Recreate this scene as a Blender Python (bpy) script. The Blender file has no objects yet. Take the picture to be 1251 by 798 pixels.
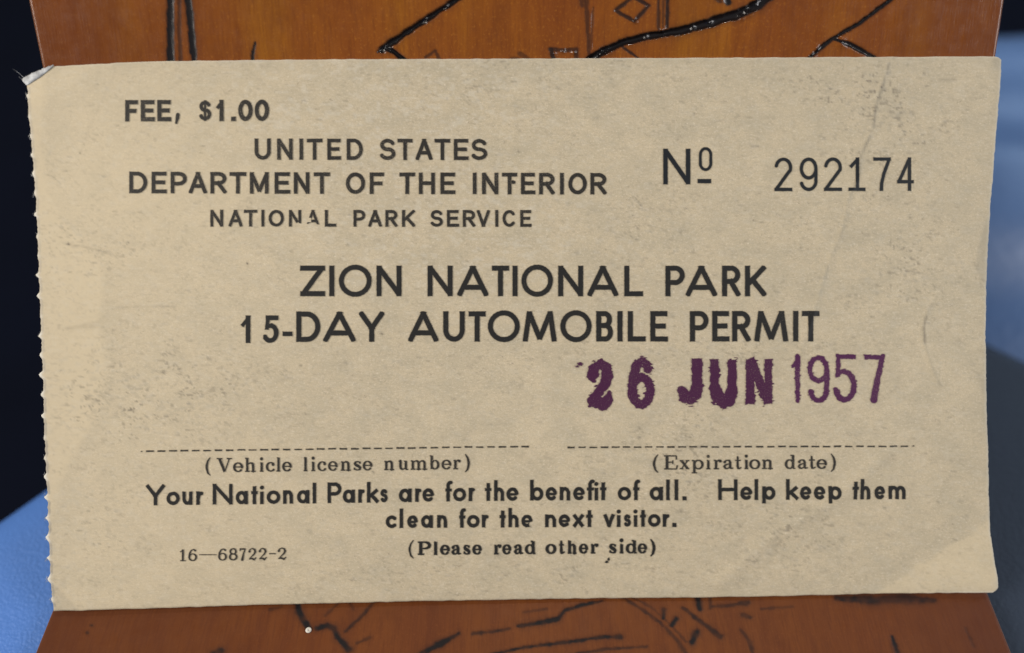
import bpy, math, random
import numpy as np
from mathutils import Vector, Matrix

random.seed(7)
rng = np.random.default_rng(11)
S = bpy.context.scene
COL = S.collection

# ------------------------------------------------------------------ camera, world, lamps, exposure
PITCH = math.radians(50.0)
CAM_H = 0.112
FPX = 1000.0                      # focal length in photo pixels (photo is 1251 wide)
CX, CY = 625.5, 399.0
cam_d = bpy.data.cameras.new('camera')
cam = bpy.data.objects.new('camera', cam_d)
COL.objects.link(cam)
cam.location = (0, 0, CAM_H)
cam.rotation_euler = (math.pi/2 - PITCH, 0, 0)
cam_d.sensor_fit = 'HORIZONTAL'
cam_d.sensor_width = 36
cam_d.lens = 36*FPX/1251.0
cam_d.clip_start = 0.005
cam_d.clip_end = 20
cam_d.dof.use_dof = True
cam_d.dof.focus_distance = 0.1035
cam_d.dof.aperture_fstop = 6.0
S.camera = cam

world = bpy.data.worlds.new('World')
S.world = world
world.use_nodes = True
world.node_tree.nodes['Background'].inputs[0].default_value = (0.75, 0.88, 1.0, 1)
world.node_tree.nodes['Background'].inputs[1].default_value = 0.16

def area(name, loc, target, size, power, color, size_y=None):
    d = bpy.data.lights.new(name, 'AREA')
    d.energy = power
    d.color = color
    if size_y:
        d.shape = 'RECTANGLE'
        d.size = size
        d.size_y = size_y
    else:
        d.shape = 'DISK'
        d.size = size
    o = bpy.data.objects.new(name, d)
    COL.objects.link(o)
    o.location = loc
    o.rotation_euler = (Vector(target)-Vector(loc)).to_track_quat('-Z', 'Y').to_euler()
    return o

area('key_window', (-0.72, -0.20, 0.50), (0, 0.06, 0.02), 0.40, 7.9, (1.0, 0.935, 0.85), 0.40)
area('fill_light', (0.74, -0.22, 0.46), (0, 0.06, 0.02), 0.42, 4.3, (0.98, 0.97, 0.98), 0.36)  # unseen fill, added to even out the right side
area('sparkle_lamp', (0.06, 0.36, 0.62), (0, 0.06, 0.02), 0.03, 0.55, (1.0, 0.93, 0.84))  # small unseen lamp, added for sparkles on the lacquer
area('side_window', (0.75, 0.42, 0.42), (0.2, 0.16, 0.02), 0.40, 1.6, (0.62, 0.80, 1.0), 0.30)

S.view_settings.view_transform = 'Standard'
S.view_settings.look = 'None'
S.view_settings.exposure = 0.0
S.view_settings.gamma = 1.0
try:
    S.cycles.use_denoising = True
    S.cycles.max_bounces = 6
except Exception:
    pass

# ------------------------------------------------------------------ geometry frame: planes of ticket and folder
F = np.array([0, math.cos(PITCH), -math.sin(PITCH)])
U = np.array([0, math.sin(PITCH), math.cos(PITCH)])
R = np.array([1.0, 0, 0])
EYE = np.array([0, 0, CAM_H])

def rays(px, py):
    px = np.asarray(px, float); py = np.asarray(py, float)
    return F + ((px-CX)/FPX)[..., None]*R - ((py-CY)/FPX)[..., None]*U

def on_plane(px, py, p0, n):
    r = rays(px, py)
    t = ((p0-EYE) @ n)/(r @ n)
    return EYE + r*t[..., None]

D0, AX, BY = 0.1035, -0.022, -0.046
def card_depth(px, py):
    return D0/(1 + AX*(px-CX)/1251.0 + BY*(py-CY)/798.0)

def card_pt(px, py):
    px = np.asarray(px, float); py = np.asarray(py, float)
    return EYE + rays(px, py)*card_depth(px, py)[..., None]

_a, _b, _c = card_pt([100, 1100, 100], [100, 100, 700])
CN = np.cross(_b-_a, _c-_a); CN /= np.linalg.norm(CN)
if CN @ F > 0: CN = -CN                       # towards the viewer
CU = (_b-_a)/np.linalg.norm(_b-_a)
CV = np.cross(CN, CU)                          # up along the card
CO = card_pt(np.array([CX]), np.array([CY]))[0]
MM = 0.001

# lower panel: level, just touching the bottom edge of the ticket
bl, br = card_pt([66, 1214], [746, 722])
Z_LOW = min(bl[2], br[2]) - 0.0004
LOW_P = np.array([0, 0, Z_LOW]); LOW_N = np.array([0, 0, 1.0])
# upper panel: leans back and carries the top edge of the ticket
tl, tr = card_pt([62, 1220], [80, 71])
LEAN = math.radians(31.5)
e1 = (tr-tl); e1[2] = 0; e1 /= np.linalg.norm(e1)
back = np.cross(np.array([0, 0, 1.0]), e1)
up_dir = back*math.sin(LEAN) + np.array([0, 0, 1.0])*math.cos(LEAN)
UP_N = np.cross(e1, up_dir); UP_N /= np.linalg.norm(UP_N)
if UP_N @ F > 0: UP_N = -UP_N
UP_P = (tl+tr)/2 - UP_N*0.0006 - F*0.0002
THICK = 0.0022
TABLE_Z = Z_LOW - THICK

# ------------------------------------------------------------------ helpers
def lattice_noise(x, y, seed=0):
    """smooth value noise, 0..1"""
    x = np.asarray(x, float); y = np.asarray(y, float)
    xi = np.floor(x).astype(np.int64); yi = np.floor(y).astype(np.int64)
    fx = x-xi; fy = y-yi
    fx = fx*fx*(3-2*fx); fy = fy*fy*(3-2*fy)
    def h(a, b):
        n = (a*374761393 + b*668265263 + seed*974634777) & 0xffffffff
        n = ((n ^ (n >> 13))*1274126177) & 0xffffffff
        n = n ^ (n >> 16)
        return (n & 0xffff)/65535.0
    return ((h(xi, yi)*(1-fx)+h(xi+1, yi)*fx)*(1-fy) + (h(xi, yi+1)*(1-fx)+h(xi+1, yi+1)*fx)*fy)

def fbm(x, y, seed=0, oct=3):
    s = 0; a = 0.5; t = 0
    for k in range(oct):
        s = s + a*lattice_noise(x*2**k, y*2**k, seed+k*17); t += a; a *= 0.55
    return s/t

def sstep(a, b, x):
    t = np.clip((x-a)/(b-a), 0, 1)
    return t*t*(3-2*t)

def mesh_obj(name, verts, faces, mats, parent=None, smooth=True, uv=None, attrs=None, face_mat=None):
    me = bpy.data.meshes.new(name)
    me.from_pydata([tuple(v) for v in np.asarray(verts).tolist()], [], faces)
    for m in (mats if isinstance(mats, (list, tuple)) else [mats]):
        me.materials.append(m)
    if smooth:
        me.polygons.foreach_set('use_smooth', np.ones(len(me.polygons), dtype=bool))
    if face_mat is not None:
        me.polygons.foreach_set('material_index', np.asarray(face_mat, dtype=np.int32))
    if uv is not None:
        lay = me.uv_layers.new(name='UVMap')
        li = np.empty(len(me.loops), dtype=np.int32)
        me.loops.foreach_get('vertex_index', li)
        lay.data.foreach_set('uv', np.asarray(uv, dtype=np.float32)[li].ravel())
    for k, a in (attrs or {}).items():
        at = me.attributes.new(k, 'FLOAT', 'POINT')
        at.data.foreach_set('value', np.asarray(a, dtype=np.float32))
    me.update()
    o = bpy.data.objects.new(name, me)
    COL.objects.link(o)
    if parent is not None:
        o.parent = parent
        o.matrix_parent_inverse = Matrix.Translation(-Vector(parent.location))
    return o

def thing(name, label, cat, loc):
    o = bpy.data.objects.new(name, None)
    o.empty_display_size = 0.01
    o.location = loc
    COL.objects.link(o)
    o['label'] = label; o['category'] = cat
    return o

# ------------------------------------------------------------------ materials
class NT:
    def __init__(s, tree):
        s.t = tree
    def n(s, kind, **kw):
        nd = s.t.nodes.new(kind)
        for k, v in kw.items(): setattr(nd, k, v)
        return nd
    def l(s, a, b): s.t.links.new(a, b)
    def noise(s, vec, scale, detail=4, rough=0.55, dist=0.0):
        nd = s.n('ShaderNodeTexNoise')
        nd.inputs['Scale'].default_value = scale
        nd.inputs['Detail'].default_value = detail
        nd.inputs['Roughness'].default_value = rough
        nd.inputs['Distortion'].default_value = dist
        s.l(vec, nd.inputs['Vector'])
        return nd.outputs['Fac']
    def scale(s, vec, sc, loc=(0, 0, 0)):
        m = s.n('ShaderNodeMapping')
        m.inputs['Scale'].default_value = sc
        m.inputs['Location'].default_value = loc
        s.l(vec, m.inputs['Vector'])
        return m.outputs['Vector']
    def ramp(s, fac, pts, interp='LINEAR'):
        r = s.n('ShaderNodeValToRGB')
        r.color_ramp.interpolation = interp
        while len(r.color_ramp.elements) < len(pts): r.color_ramp.elements.new(0.5)
        for e, (p, c) in zip(r.color_ramp.elements, pts):
            e.position = p
            e.color = (c, c, c, 1) if isinstance(c, (int, float)) else (*c, 1)
        s.l(fac, r.inputs['Fac'])
        return r.outputs['Color']
    def mix(s, fac, a, b, blend='MIX'):
        m = s.n('ShaderNodeMix', data_type='RGBA', blend_type=blend)
        for sock, v in ((m.inputs[0], fac), (m.inputs[6], a), (m.inputs[7], b)):
            if isinstance(v, (int, float)): sock.default_value = v
            elif isinstance(v, tuple): sock.default_value = (*v, 1)
            else: s.l(v, sock)
        return m.outputs[2]
    def math(s, op, a, b=None, clamp=False):
        m = s.n('ShaderNodeMath', operation=op, use_clamp=clamp)
        for sock, v in ((m.inputs[0], a), (m.inputs[1], b)):
            if v is None: continue
            if isinstance(v, (int, float)): sock.default_value = v
            else: s.l(v, sock)
        return m.outputs[0]
    def attr(s, name):
        a = s.n('ShaderNodeAttribute', attribute_name=name)
        return a.outputs['Fac']
    def bump(s, height, strength, dist):
        b = s.n('ShaderNodeBump')
        b.inputs['Strength'].default_value = strength
        b.inputs['Distance'].default_value = dist
        s.l(height, b.inputs['Height'])
        return b.outputs['Normal']

def new_mat(name):
    m = bpy.data.materials.new(name)
    m.use_nodes = True
    t = NT(m.node_tree)
    p = m.node_tree.nodes['Principled BSDF']
    return m, t, p

# paper colour, shared by the ticket and by the thin places in the ink (uv in millimetres on the card)
pg = bpy.data.node_groups.new('aged_paper', 'ShaderNodeTree')
pg.interface.new_socket('Color', in_out='OUTPUT', socket_type='NodeSocketColor')
pg.interface.new_socket('Height', in_out='OUTPUT', socket_type='NodeSocketFloat')
g = NT(pg)
out = g.n('NodeGroupOutput')
uv = g.n('ShaderNodeUVMap', uv_map='UVMap').outputs['UV']
big = g.noise(g.scale(uv, (.028, .04, 1)), 1.0, 3, .5)
mid = g.noise(g.scale(uv, (.22, .30, 1), (7, 3, 0)), 1.0, 5, .62)
fib = g.noise(g.scale(uv, (1.1, 3.0, 1), (1, 9, 0)), 1.0, 4, .65, .6)
grain = g.noise(g.scale(uv, (5.5, 6.5, 1)), 1.0, 3, .7)
base = g.mix(g.ramp(big, [(.32, 0.0), (.68, 1.0)]), (.570, .470, .318), (.615, .508, .345))
base = g.mix(g.ramp(mid, [(.40, 0.0), (.66, 1.0)]), base, (.505, .428, .298))
base = g.mix(g.math('MULTIPLY', g.ramp(fib, [(.54, 0.0), (.72, 1.0)]), .55), base, (.41, .355, .265))
base = g.mix(g.math('MULTIPLY', g.ramp(fib, [(.26, 1.0), (.42, 0.0)]), .50), base, (.70, .61, .45))
base = g.mix(g.math('MULTIPLY', g.ramp(grain, [(.42, 0.0), (.66, 1.0)]), .50), base, (.40, .335, .235))
lig = g.noise(g.scale(uv, (2.6, 4.2, 1), (13, 21, 0)), 1.0, 3, .7)
base = g.mix(g.math('MULTIPLY', g.ramp(lig, [(.56, 0.0), (.72, 1.0)]), .55), base, (.80, .70, .54))
base = g.mix(g.math('MULTIPLY', g.ramp(lig, [(.28, 1.0), (.42, 0.0)]), .45), base, (.36, .30, .215))
# sparse brown flecks, gathered where the card has been rubbed
fl = g.noise(g.scale(uv, (1.3, 2.6, 1), (31, 5, 0)), 1.0, 3, .7, 1.0)
where = g.noise(g.scale(uv, (.075, .11, 1), (4, 8, 0)), 1.0, 3, .5)
flm = g.math('MULTIPLY', g.ramp(fl, [(.60, 0.0), (.70, 1.0)]), g.ramp(where, [(.44, 0.12), (.62, 1.0)]))
base = g.mix(g.math('MULTIPLY', flm, .62), base, (.26, .205, .145))
base = g.mix(g.math('MULTIPLY', g.attr('warm_light'), .8), base, (.68, .555, .365))
base = g.mix(g.math('MULTIPLY', g.attr('grey'), .72), base, (.36, .315, .235))
base = g.mix(g.attr('grime_shade'), base, (.125, .105, .085))
base = g.mix(g.attr('pale'), base, (.74, .70, .61))
g.l(base, out.inputs['Color'])
g.l(g.math('ADD', g.math('MULTIPLY', fib, .6), g.math('MULTIPLY', grain, .4)), out.inputs['Height'])

def paper_mat():
    m, t, p = new_mat('paper')
    n = t.n('ShaderNodeGroup', node_tree=pg)
    t.l(n.outputs['Color'], p.inputs['Base Color'])
    p.inputs['Roughness'].default_value = .62
    p.inputs['Specular IOR Level'].default_value = .25
    t.l(t.bump(n.outputs['Height'], .35, .00012), p.inputs['Normal'])
    return m

def ink_mat(name, col, wear_lo, wear_hi, rough=.55):
    m, t, p = new_mat(name)
    n = t.n('ShaderNodeGroup', node_tree=pg)
    uvn = t.n('ShaderNodeUVMap', uv_map='UVMap').outputs['UV']
    a = t.noise(t.scale(uvn, (7, 7, 1)), 1.0, 3, .7)
    b = t.noise(t.scale(uvn, (.16, .22, 1), (3, 3, 0)), 1.0, 3, .5)
    s = t.math('ADD', t.math('MULTIPLY', a, .78), t.math('MULTIPLY', b, .22))
    wear = t.ramp(s, [(wear_lo, 0.0), (wear_hi, 1.0)])
    wear = t.math('MAXIMUM', wear, t.math('SUBTRACT', 1.0, t.attr('body')))
    t.l(t.mix(wear, col, n.outputs['Color']), p.inputs['Base Color'])
    p.inputs['Roughness'].default_value = rough
    p.inputs['Specular IOR Level'].default_value = .25
    return m

M_PAPER = paper_mat()
M_INK = ink_mat('black_ink', (.018, .017, .016), .60, 1.02)
M_INK_WORN = ink_mat('worn_black_ink', (.026, .023, .020), .55, .92)
M_INK_SERIAL = ink_mat('serial_ink', (.012, .014, .017), .62, 1.0)
M_STAMP = ink_mat('purple_stamp_ink', (.060, .011, .046), .55, 1.0, .6)
M_STAMP_THIN = ink_mat('thin_purple_stamp_ink', (.074, .014, .062), .56, 1.1, .6)

def torn_mat():
    m, t, p = new_mat('torn_paper')
    co = t.n('ShaderNodeTexCoord').outputs['Object']
    f = t.noise(co, 900, 4, .7)
    t.l(t.ramp(f, [(.34, (.22, .22, .22)), (.62, (.64, .64, .63))]), p.inputs['Base Color'])
    p.inputs['Roughness'].default_value = .8
    return m
M_TORN = torn_mat()

def wood_mat(name, tint, rough, groove_rough, coat, grain, bead):
    m, t, p = new_mat(name)
    uvn = t.n('ShaderNodeUVMap', uv_map='UVMap').outputs['UV']
    broad = t.noise(t.scale(uvn, (.075, .012, 1)), 1.0, 3, .5)
    streak = t.noise(t.scale(uvn, (.55, .055, 1), (5, 2, 0)), 1.0, 5, .62, .5)
    fine = t.noise(t.scale(uvn, (3.6, .30, 1), (2, 1, 0)), 1.0, 3, .6)
    c = t.ramp(broad, [(.30, tint[0]), (.52, tint[1]), (.72, tint[2])])
    c = t.mix(t.math('MULTIPLY', t.ramp(streak, [(.40, 0.0), (.70, 1.0)]), .55), c, tint[3])
    c = t.mix(t.math('MULTIPLY', t.ramp(fine, [(.45, 0.0), (.75, 1.0)]), .45), c, tint[4])
    speck = t.noise(t.scale(uvn, (3.2, 2.6, 1), (9, 9, 0)), 1.0, 2, .6)
    c = t.mix(t.math('MULTIPLY', t.ramp(speck, [(.58, 0.0), (.72, 1.0)]), .50), c, tint[5])
    blot = t.noise(t.scale(uvn, (.35, .22, 1), (19, 2, 0)), 1.0, 4, .6)
    c = t.mix(t.math('MULTIPLY', t.ramp(blot, [(.50, 0.0), (.72, 1.0)]), .35), c, tint[4])
    c = t.mix(t.math('MULTIPLY', t.attr('dye'), .7), c, tint[4])
    c = t.mix(t.attr('raw'), c, (.62, .40, .25))
    c = t.mix(t.attr('burn'), c, (.011, .008, .008))
    t.l(c, p.inputs['Base Color'])
    rr = t.noise(t.scale(uvn, (.6, .6, 1)), 1.0, 4, .6)
    t.l(t.mix(t.attr('burn'), t.ramp(rr, [(.3, rough), (.7, rough+.14)]), t.mix(t.attr('gloss'), (groove_rough,)*3, (.08, .08, .08))), p.inputs['Roughness'])
    p.inputs['Specular IOR Level'].default_value = .42 if coat > .1 else .22
    p.inputs['Coat Weight'].default_value = coat
    p.inputs['Coat Roughness'].default_value = .08
    h = t.math('ADD', t.math('MULTIPLY', streak, .5), t.math('MULTIPLY', fine, .5))
    beads = t.noise(t.scale(uvn, (1.3, 1.3, 1), (3, 7, 0)), 1.0, 2, .5)
    h = t.math('ADD', t.math('MULTIPLY', h, grain), t.math('MULTIPLY', t.math('MULTIPLY', beads, t.attr('gloss')), bead))
    t.l(t.bump(h, .5, .0003), p.inputs['Normal'])
    return m
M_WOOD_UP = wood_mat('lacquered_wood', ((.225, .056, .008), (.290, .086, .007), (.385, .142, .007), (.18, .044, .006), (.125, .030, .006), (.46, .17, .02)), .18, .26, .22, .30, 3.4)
M_WOOD_LOW = wood_mat('shaded_wood', ((.150, .045, .012), (.170, .050, .010), (.140, .037, .009), (.11, .028, .008), (.085, .022, .007), (.20, .062, .016)), .42, .5, .0, .10, .2)  # same wood, the lower panel's shade put into its tints

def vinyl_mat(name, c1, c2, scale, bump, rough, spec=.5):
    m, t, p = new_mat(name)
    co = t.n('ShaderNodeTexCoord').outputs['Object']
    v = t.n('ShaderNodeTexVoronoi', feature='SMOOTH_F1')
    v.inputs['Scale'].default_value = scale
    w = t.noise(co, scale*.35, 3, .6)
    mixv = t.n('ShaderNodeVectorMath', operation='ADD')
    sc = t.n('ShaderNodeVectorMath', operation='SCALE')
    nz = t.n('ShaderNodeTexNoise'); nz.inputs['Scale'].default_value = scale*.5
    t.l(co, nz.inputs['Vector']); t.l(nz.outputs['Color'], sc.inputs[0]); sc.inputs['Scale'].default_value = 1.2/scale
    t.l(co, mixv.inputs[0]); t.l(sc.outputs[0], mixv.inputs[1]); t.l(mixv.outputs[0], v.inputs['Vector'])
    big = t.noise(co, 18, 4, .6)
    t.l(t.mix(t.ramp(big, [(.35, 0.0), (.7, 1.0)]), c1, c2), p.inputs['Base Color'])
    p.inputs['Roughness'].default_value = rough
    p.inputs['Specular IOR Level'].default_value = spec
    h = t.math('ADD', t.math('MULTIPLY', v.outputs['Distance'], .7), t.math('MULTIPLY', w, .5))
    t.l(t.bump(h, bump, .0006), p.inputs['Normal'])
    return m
M_BLUE = vinyl_mat('sky_sheen_vinyl', (.075, .190, .54), (.10, .24, .64), 2300, .20, .45)  # sky reflection on navy vinyl, put into the base colour
M_BLUE_BACK = vinyl_mat('reflection_blue_vinyl', (.070, .138, .30), (.095, .18, .37), 700, .15, .40)  # blue holds a window's reflection on the vinyl, painted in
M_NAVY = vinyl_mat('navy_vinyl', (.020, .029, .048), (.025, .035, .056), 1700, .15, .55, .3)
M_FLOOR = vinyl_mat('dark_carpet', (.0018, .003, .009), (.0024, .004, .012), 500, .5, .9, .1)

# ------------------------------------------------------------------ ticket: outline, curl, stains
def curve(pts, n):
    """Catmull-Rom through pixel points, n samples, roughly even spacing"""
    P = np.array(pts, float)
    P = np.vstack([2*P[0]-P[1], P, 2*P[-1]-P[-2]])
    segs = []
    for i in range(1, len(P)-2):
        t = np.linspace(0, 1, 60, endpoint=False)[:, None]
        p0, p1, p2, p3 = P[i-1], P[i], P[i+1], P[i+2]
        segs.append(.5*((2*p1)+(-p0+p2)*t+(2*p0-5*p1+4*p2-p3)*t*t+(-p0+3*p1-3*p2+p3)*t**3))
    Q = np.vstack(segs+[P[-2][None]])
    s = np.concatenate([[0], np.cumsum(np.linalg.norm(np.diff(Q, axis=0), axis=1))])
    u = np.linspace(0, s[-1], n)
    return np.stack([np.interp(u, s, Q[:, 0]), np.interp(u, s, Q[:, 1])], 1)

NXG, NYG = 581, 321
c_top = curve([(63, 81), (120, 78.5), (200, 75), (400, 72.5), (620, 71.5), (850, 70.5), (1100, 69.5), (1200, 69), (1218, 70), (1223, 73.5)], NXG)
c_bot = curve([(66, 746.5), (120, 745), (250, 741.5), (420, 737), (600, 733.5), (800, 730.5), (950, 728), (1100, 724), (1180, 722), (1209, 721.5)], NXG)
c_left = curve([(63, 81), (55, 86), (44, 95), (34, 102.5), (35, 125), (40, 190), (45, 255), (49, 320), (52, 385), (54.5, 450), (56, 520), (58, 590), (60, 660), (62, 720), (66, 746.5)], NYG)
c_right = curve([(1223, 73.5), (1221, 110), (1216, 175), (1210, 250), (1205.5, 330), (1203.5, 400), (1204, 470), (1205.5, 550), (1207, 620), (1208.5, 655), (1212, 685), (1214.5, 705), (1215, 716), (1209, 721.5)], NYG)
# edge roughness and perforation nubs along the torn left side
yy = c_left[:, 1]
nub = np.zeros(NYG)
ny = 118.0
k = 0
nub_y = []
while ny < 742:
    a = 2.9*(.25+.9*random.random())
    wd = 2.0+2.2*random.random()
    nub += a*np.exp(-((yy-ny)/wd)**2)
    nub_y.append((ny, a))
    ny += 24.6+random.uniform(-2.0, 2.0)
dent = -1.4*(1-np.clip(nub/3.0, 0, 1))
fall = sstep(100, 112, yy)*sstep(746, 738, yy)
c_left[:, 0] -= (nub+dent + 1.3*(lattice_noise(yy/2.6, yy*0, 5)-.5))*fall
xr = np.arange(NYG)
fr = np.ones(NYG); fr[:3] = 0; fr[-3:] = 0
c_right[:, 0] += fr*(.8*(lattice_noise(c_right[:, 1]/13.0, xr*0., 9)-.5)+.7*(lattice_noise(c_right[:, 1]/2.2, xr*0., 19)-.5))
ft = np.ones(NXG); ft[:3] = 0; ft[-3:] = 0
c_top[:, 1] += ft*.7*(lattice_noise(c_top[:, 0]/11.0, c_top[:, 0]*0, 3)-.5)
c_bot[:, 1] += ft*.8*(lattice_noise(c_bot[:, 0]/11.0, c_bot[:, 0]*0, 13)-.5)

su = np.linspace(0, 1, NXG)[None, :, None]
sv = np.linspace(0, 1, NYG)[:, None, None]
Gd = ((1-sv)*c_top[None]+sv*c_bot[None] + (1-su)*c_left[:, None]+su*c_right[:, None]
      - ((1-su)*(1-sv)*c_top[0]+su*(1-sv)*c_top[-1]+(1-su)*sv*c_bot[0]+su*sv*c_bot[-1]))
GX, GY = Gd[..., 0], Gd[..., 1]

def seg_d(px, py, a, b):
    a = np.array(a, float); b = np.array(b, float)
    d = b-a
    t = np.clip(((px-a[0])*d[0]+(py-a[1])*d[1])/max(d@d, 1e-9), 0, 1)
    return np.hypot(px-a[0]-t*d[0], py-a[1]-t*d[1]), t

def poly_d(px, py, pts):
    return np.min([seg_d(px, py, pts[i], pts[i+1])[0] for i in range(len(pts)-1)], axis=0)

CREASE = [(1086, 78), (1078, 105), (1070, 130), (1066, 160), (1052, 190), (1050, 215), (1036, 245), (1030, 280), (1014, 318), (1004, 350), (990, 395), (978, 430)]
ARC = [(1144, 362), (1134, 378), (1128, 398), (1129, 420), (1137, 445), (1146, 468)]
def height(px, py):
    """height of the ticket's face over its mean plane, metres (towards the viewer)"""
    h = np.zeros_like(px)
    # soft waviness
    h += .00045*(fbm(px/300, py/230, 21, 2)-.5)+.00022*((px-640)/590)**2-.0001
    # folded lower right corner: past the fold the card bends
    n = np.array([.54, .84]); d = (px-1062)*n[0]+(py-727)*n[1]
    h += .0000080*np.log1p(np.exp(np.clip(d/2.2, -30, 30)))*2.2
    # bent lower left corner
    n = np.array([-.70, .71]); d = (px-98)*n[0]+(py-745)*n[1]+(fbm(px/14, py/14, 4, 2)-.5)*8
    h += -.000006*np.log1p(np.exp(np.clip(d/1.5, -30, 30)))*1.5
    # left margin rolls a little to the front
    xb = 70+75*np.exp(-((py-450)/120)**2)+40*np.exp(-((py-330)/70)**2)
    d = xb-px
    h += .0000052*np.log1p(np.exp(np.clip(d/5, -30, 30)))*5
    # right crease and small arc crease: shallow ridges
    h += .00011*np.exp(-(poly_d(px, py, CREASE)/3.6)**2)*(1-.5*lattice_noise(px/11, py/11, 2))
    h += .00007*np.exp(-(poly_d(px, py, ARC)/4.0)**2)
    # faint diagonal buckle in the lower right
    h += .00015*np.exp(-(poly_d(px, py, [(1085, 552), (1045, 590), (975, 640), (930, 665), (880, 712)])/9.0)**2)
    h += -.00006*np.exp(-(poly_d(px, py, [(952, 650), (944, 668), (938, 690)])/5.0)**2)
    # top edge corner at the left curls back
    d = (70-px)*.5+(112-py)*.86
    h += -.000012*np.log1p(np.exp(np.clip(d/3, -30, 30)))*3
    return h
H = height(GX, GY)

def spot(px, py, cx, cy, rx, ry, p=2.0):
    return np.exp(-(((px-cx)/rx)**2+((py-cy)/ry)**2))

grime_shade = np.zeros_like(H); grey = np.zeros_like(H); warm_light = np.zeros_like(H); pale = np.zeros_like(H)
# crease lines rubbed dark
broken = sstep(.35, .62, lattice_noise(GX/7, GY/7, 8))
cr = np.exp(-(poly_d(GX, GY, CREASE)/1.5)**2)
grey += .95*cr*(.35+.65*broken)*sstep(450, 330, GY)
grime_shade += .30*cr*broken*sstep(260, 150, GY)
grime_shade += .45*np.exp(-(poly_d(GX, GY, [(1131, 386), (1127.5, 400), (1129, 418)])/1.3)**2)
grey += .5*np.exp(-(poly_d(GX, GY, ARC)/1.5)**2)
grey += .30*np.exp(-(poly_d(GX, GY, [(952, 648), (944, 668), (938, 690)])/4)**2)
# rubbed flecks gathered in patches
flk = fbm(GX/4.2, GY/2.4, 41, 3)
flk2 = fbm(GX/6.0, GY/3.0, 57, 3)
dens = (1.0*spot(GX, GY, 185, 485, 120, 50)+.75*spot(GX, GY, 1090, 145, 70, 60)+.6*spot(GX, GY, 1085, 330, 70, 55)+.7*spot(GX, GY, 960, 640, 70, 50)
        + .6*spot(GX, GY, 820, 560, 90, 60)+.5*spot(GX, GY, 110, 300, 50, 30)+.45*spot(GX, GY, 650, 690, 200, 40)+.5*spot(GX, GY, 860, 425, 120, 25)
        + .55*spot(GX, GY, 1000, 110, 60, 25)+.5*spot(GX, GY, 790, 300, 60, 60)+.4*spot(GX, GY, 660, 100, 160, 40)+.35*spot(GX, GY, 130, 640, 60, 60)+.25)
grime_shade += .55*sstep(.60, .74, flk)*np.clip(dens, 0, 1)*lattice_noise(GX/23, GY/19, 3)*1.4
grey += .45*sstep(.55, .72, flk2)*np.clip(dens, 0, 1)
grey += .55*spot(GX, GY, 1092, 138, 14, 10)*lattice_noise(GX/4, GY/4, 6)*1.5
# stain on the right edge, grey lower left corner, dirty upper right corner
xs = np.interp(GY, [262, 285, 305, 325, 342, 352], [1206, 1199, 1194, 1191, 1198, 1208])
warm_st = sstep(-2, 3, GX-xs)*sstep(258, 270, GY)*sstep(356, 345, GY)
grey += .55*warm_st
n = (GX-98)*-.70+(GY-745)*.71+(fbm(GX/14, GY/14, 4, 2)-.5)*8
grey += .42*sstep(-1, 2, n)+.5*spot(GX, GY, 79, 714, 9, 6)*lattice_noise(GX/3, GY/3, 5)
grey += 1.0*spot(GX, GY, 1221, 78, 8, 9)+.4*spot(GX, GY, 1203, 500, 4, 30)+.4*spot(GX, GY, 1202, 470, 5, 12)
# light on the left side and the bent corner, painted as paler, yellower paper
xb = 60+75*np.exp(-((GY-455)/120)**2)+45*np.exp(-((GY-330)/60)**2)+8*(fbm(GX/25, GY/25, 12, 2)-.5)
warm_light += .60*sstep(-2, 16, xb-GX)+.50*sstep(520, 60, GX)+.25*spot(GX, GY, 160, 250, 140, 90)
nn = (GX-1062)*.54+(GY-727)*.84+(fbm(GX/16, GY/16, 33, 2)-.5)*7
warm_light += .62*sstep(-1, 5, nn)
grey += .10*sstep(600, 1150, GX)  # weaker light on the right side, put into the paper tone
# torn fibres along the perforation: pale nubs, edge shade painted dark between them
dl = GX-c_left[:, None, 0]
nubn = (nub/np.max(nub))[:, None]
side = (GY > 108) & (GY < 742)
pale += np.where(side, np.exp(-(dl/2.6)**2)*(.25+1.4*nubn), 0)
grime_shade += np.where(side, (.45+.4*sstep(380, 560, GY))*np.exp(-((dl-.9)/1.5)**2)*np.clip(1-1.9*nubn, 0, 1), 0)
pale += .5*np.exp(-((c_bot[None, :, 1]-GY)/1.5)**2)*sstep(1100, 1190, GX)+.35*np.exp(-((c_right[:, None, 0]-GX)/1.6)**2)
pale += .25*np.exp(-((GY-c_top[None, :, 1])/1.4)**2)
# faint pale scuffs, thicker where a soft glow is painted in
pale += .20*sstep(.54, .74, fbm(GX/7, GY/4, 71, 3))*np.clip(spot(GX, GY, 470, 130, 170, 70)+spot(GX, GY, 560, 280, 160, 60)+.4, 0, 1)
# single specks
for sx, sy, r, a in [(199.7, 454.6, 1.9, .9), (302, 322, 1.5, .85), (98, 187, 1.4, .6), (633.5, 185, 1.6, .6), (848, 139, 1.6, .6), (1129, 90, 1.6, .7), (425, 299, 1.5, .5),
                     (85, 298, 1.8, .7), (466.2, 408, 1.7, .9), (1086, 333, 2.2, .55), (1080, 620, 2.0, .6), (832, 625, 2.0, .6), (953, 646, 1.8, .4), (717, 724, 1.8, .55),
                     (456, 577.3, 1.4, .85), (600, 666, 1.3, .5), (648, 643.5, 1.6, .8), (1107, 331, 1.5, .5), (740, 305, 1.4, .4), (520, 168, 1.3, .35), (1112, 266, 1.6, .5), (1145, 613, 1.6, .4)]:
    grime_shade += a*np.exp(-(((GX-sx)**2+(GY-sy)**2)/r**2))
grime_shade += .7*np.exp(-(poly_d(GX, GY, [(918, 179.5), (927, 179)])/1.0)**2)
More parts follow.
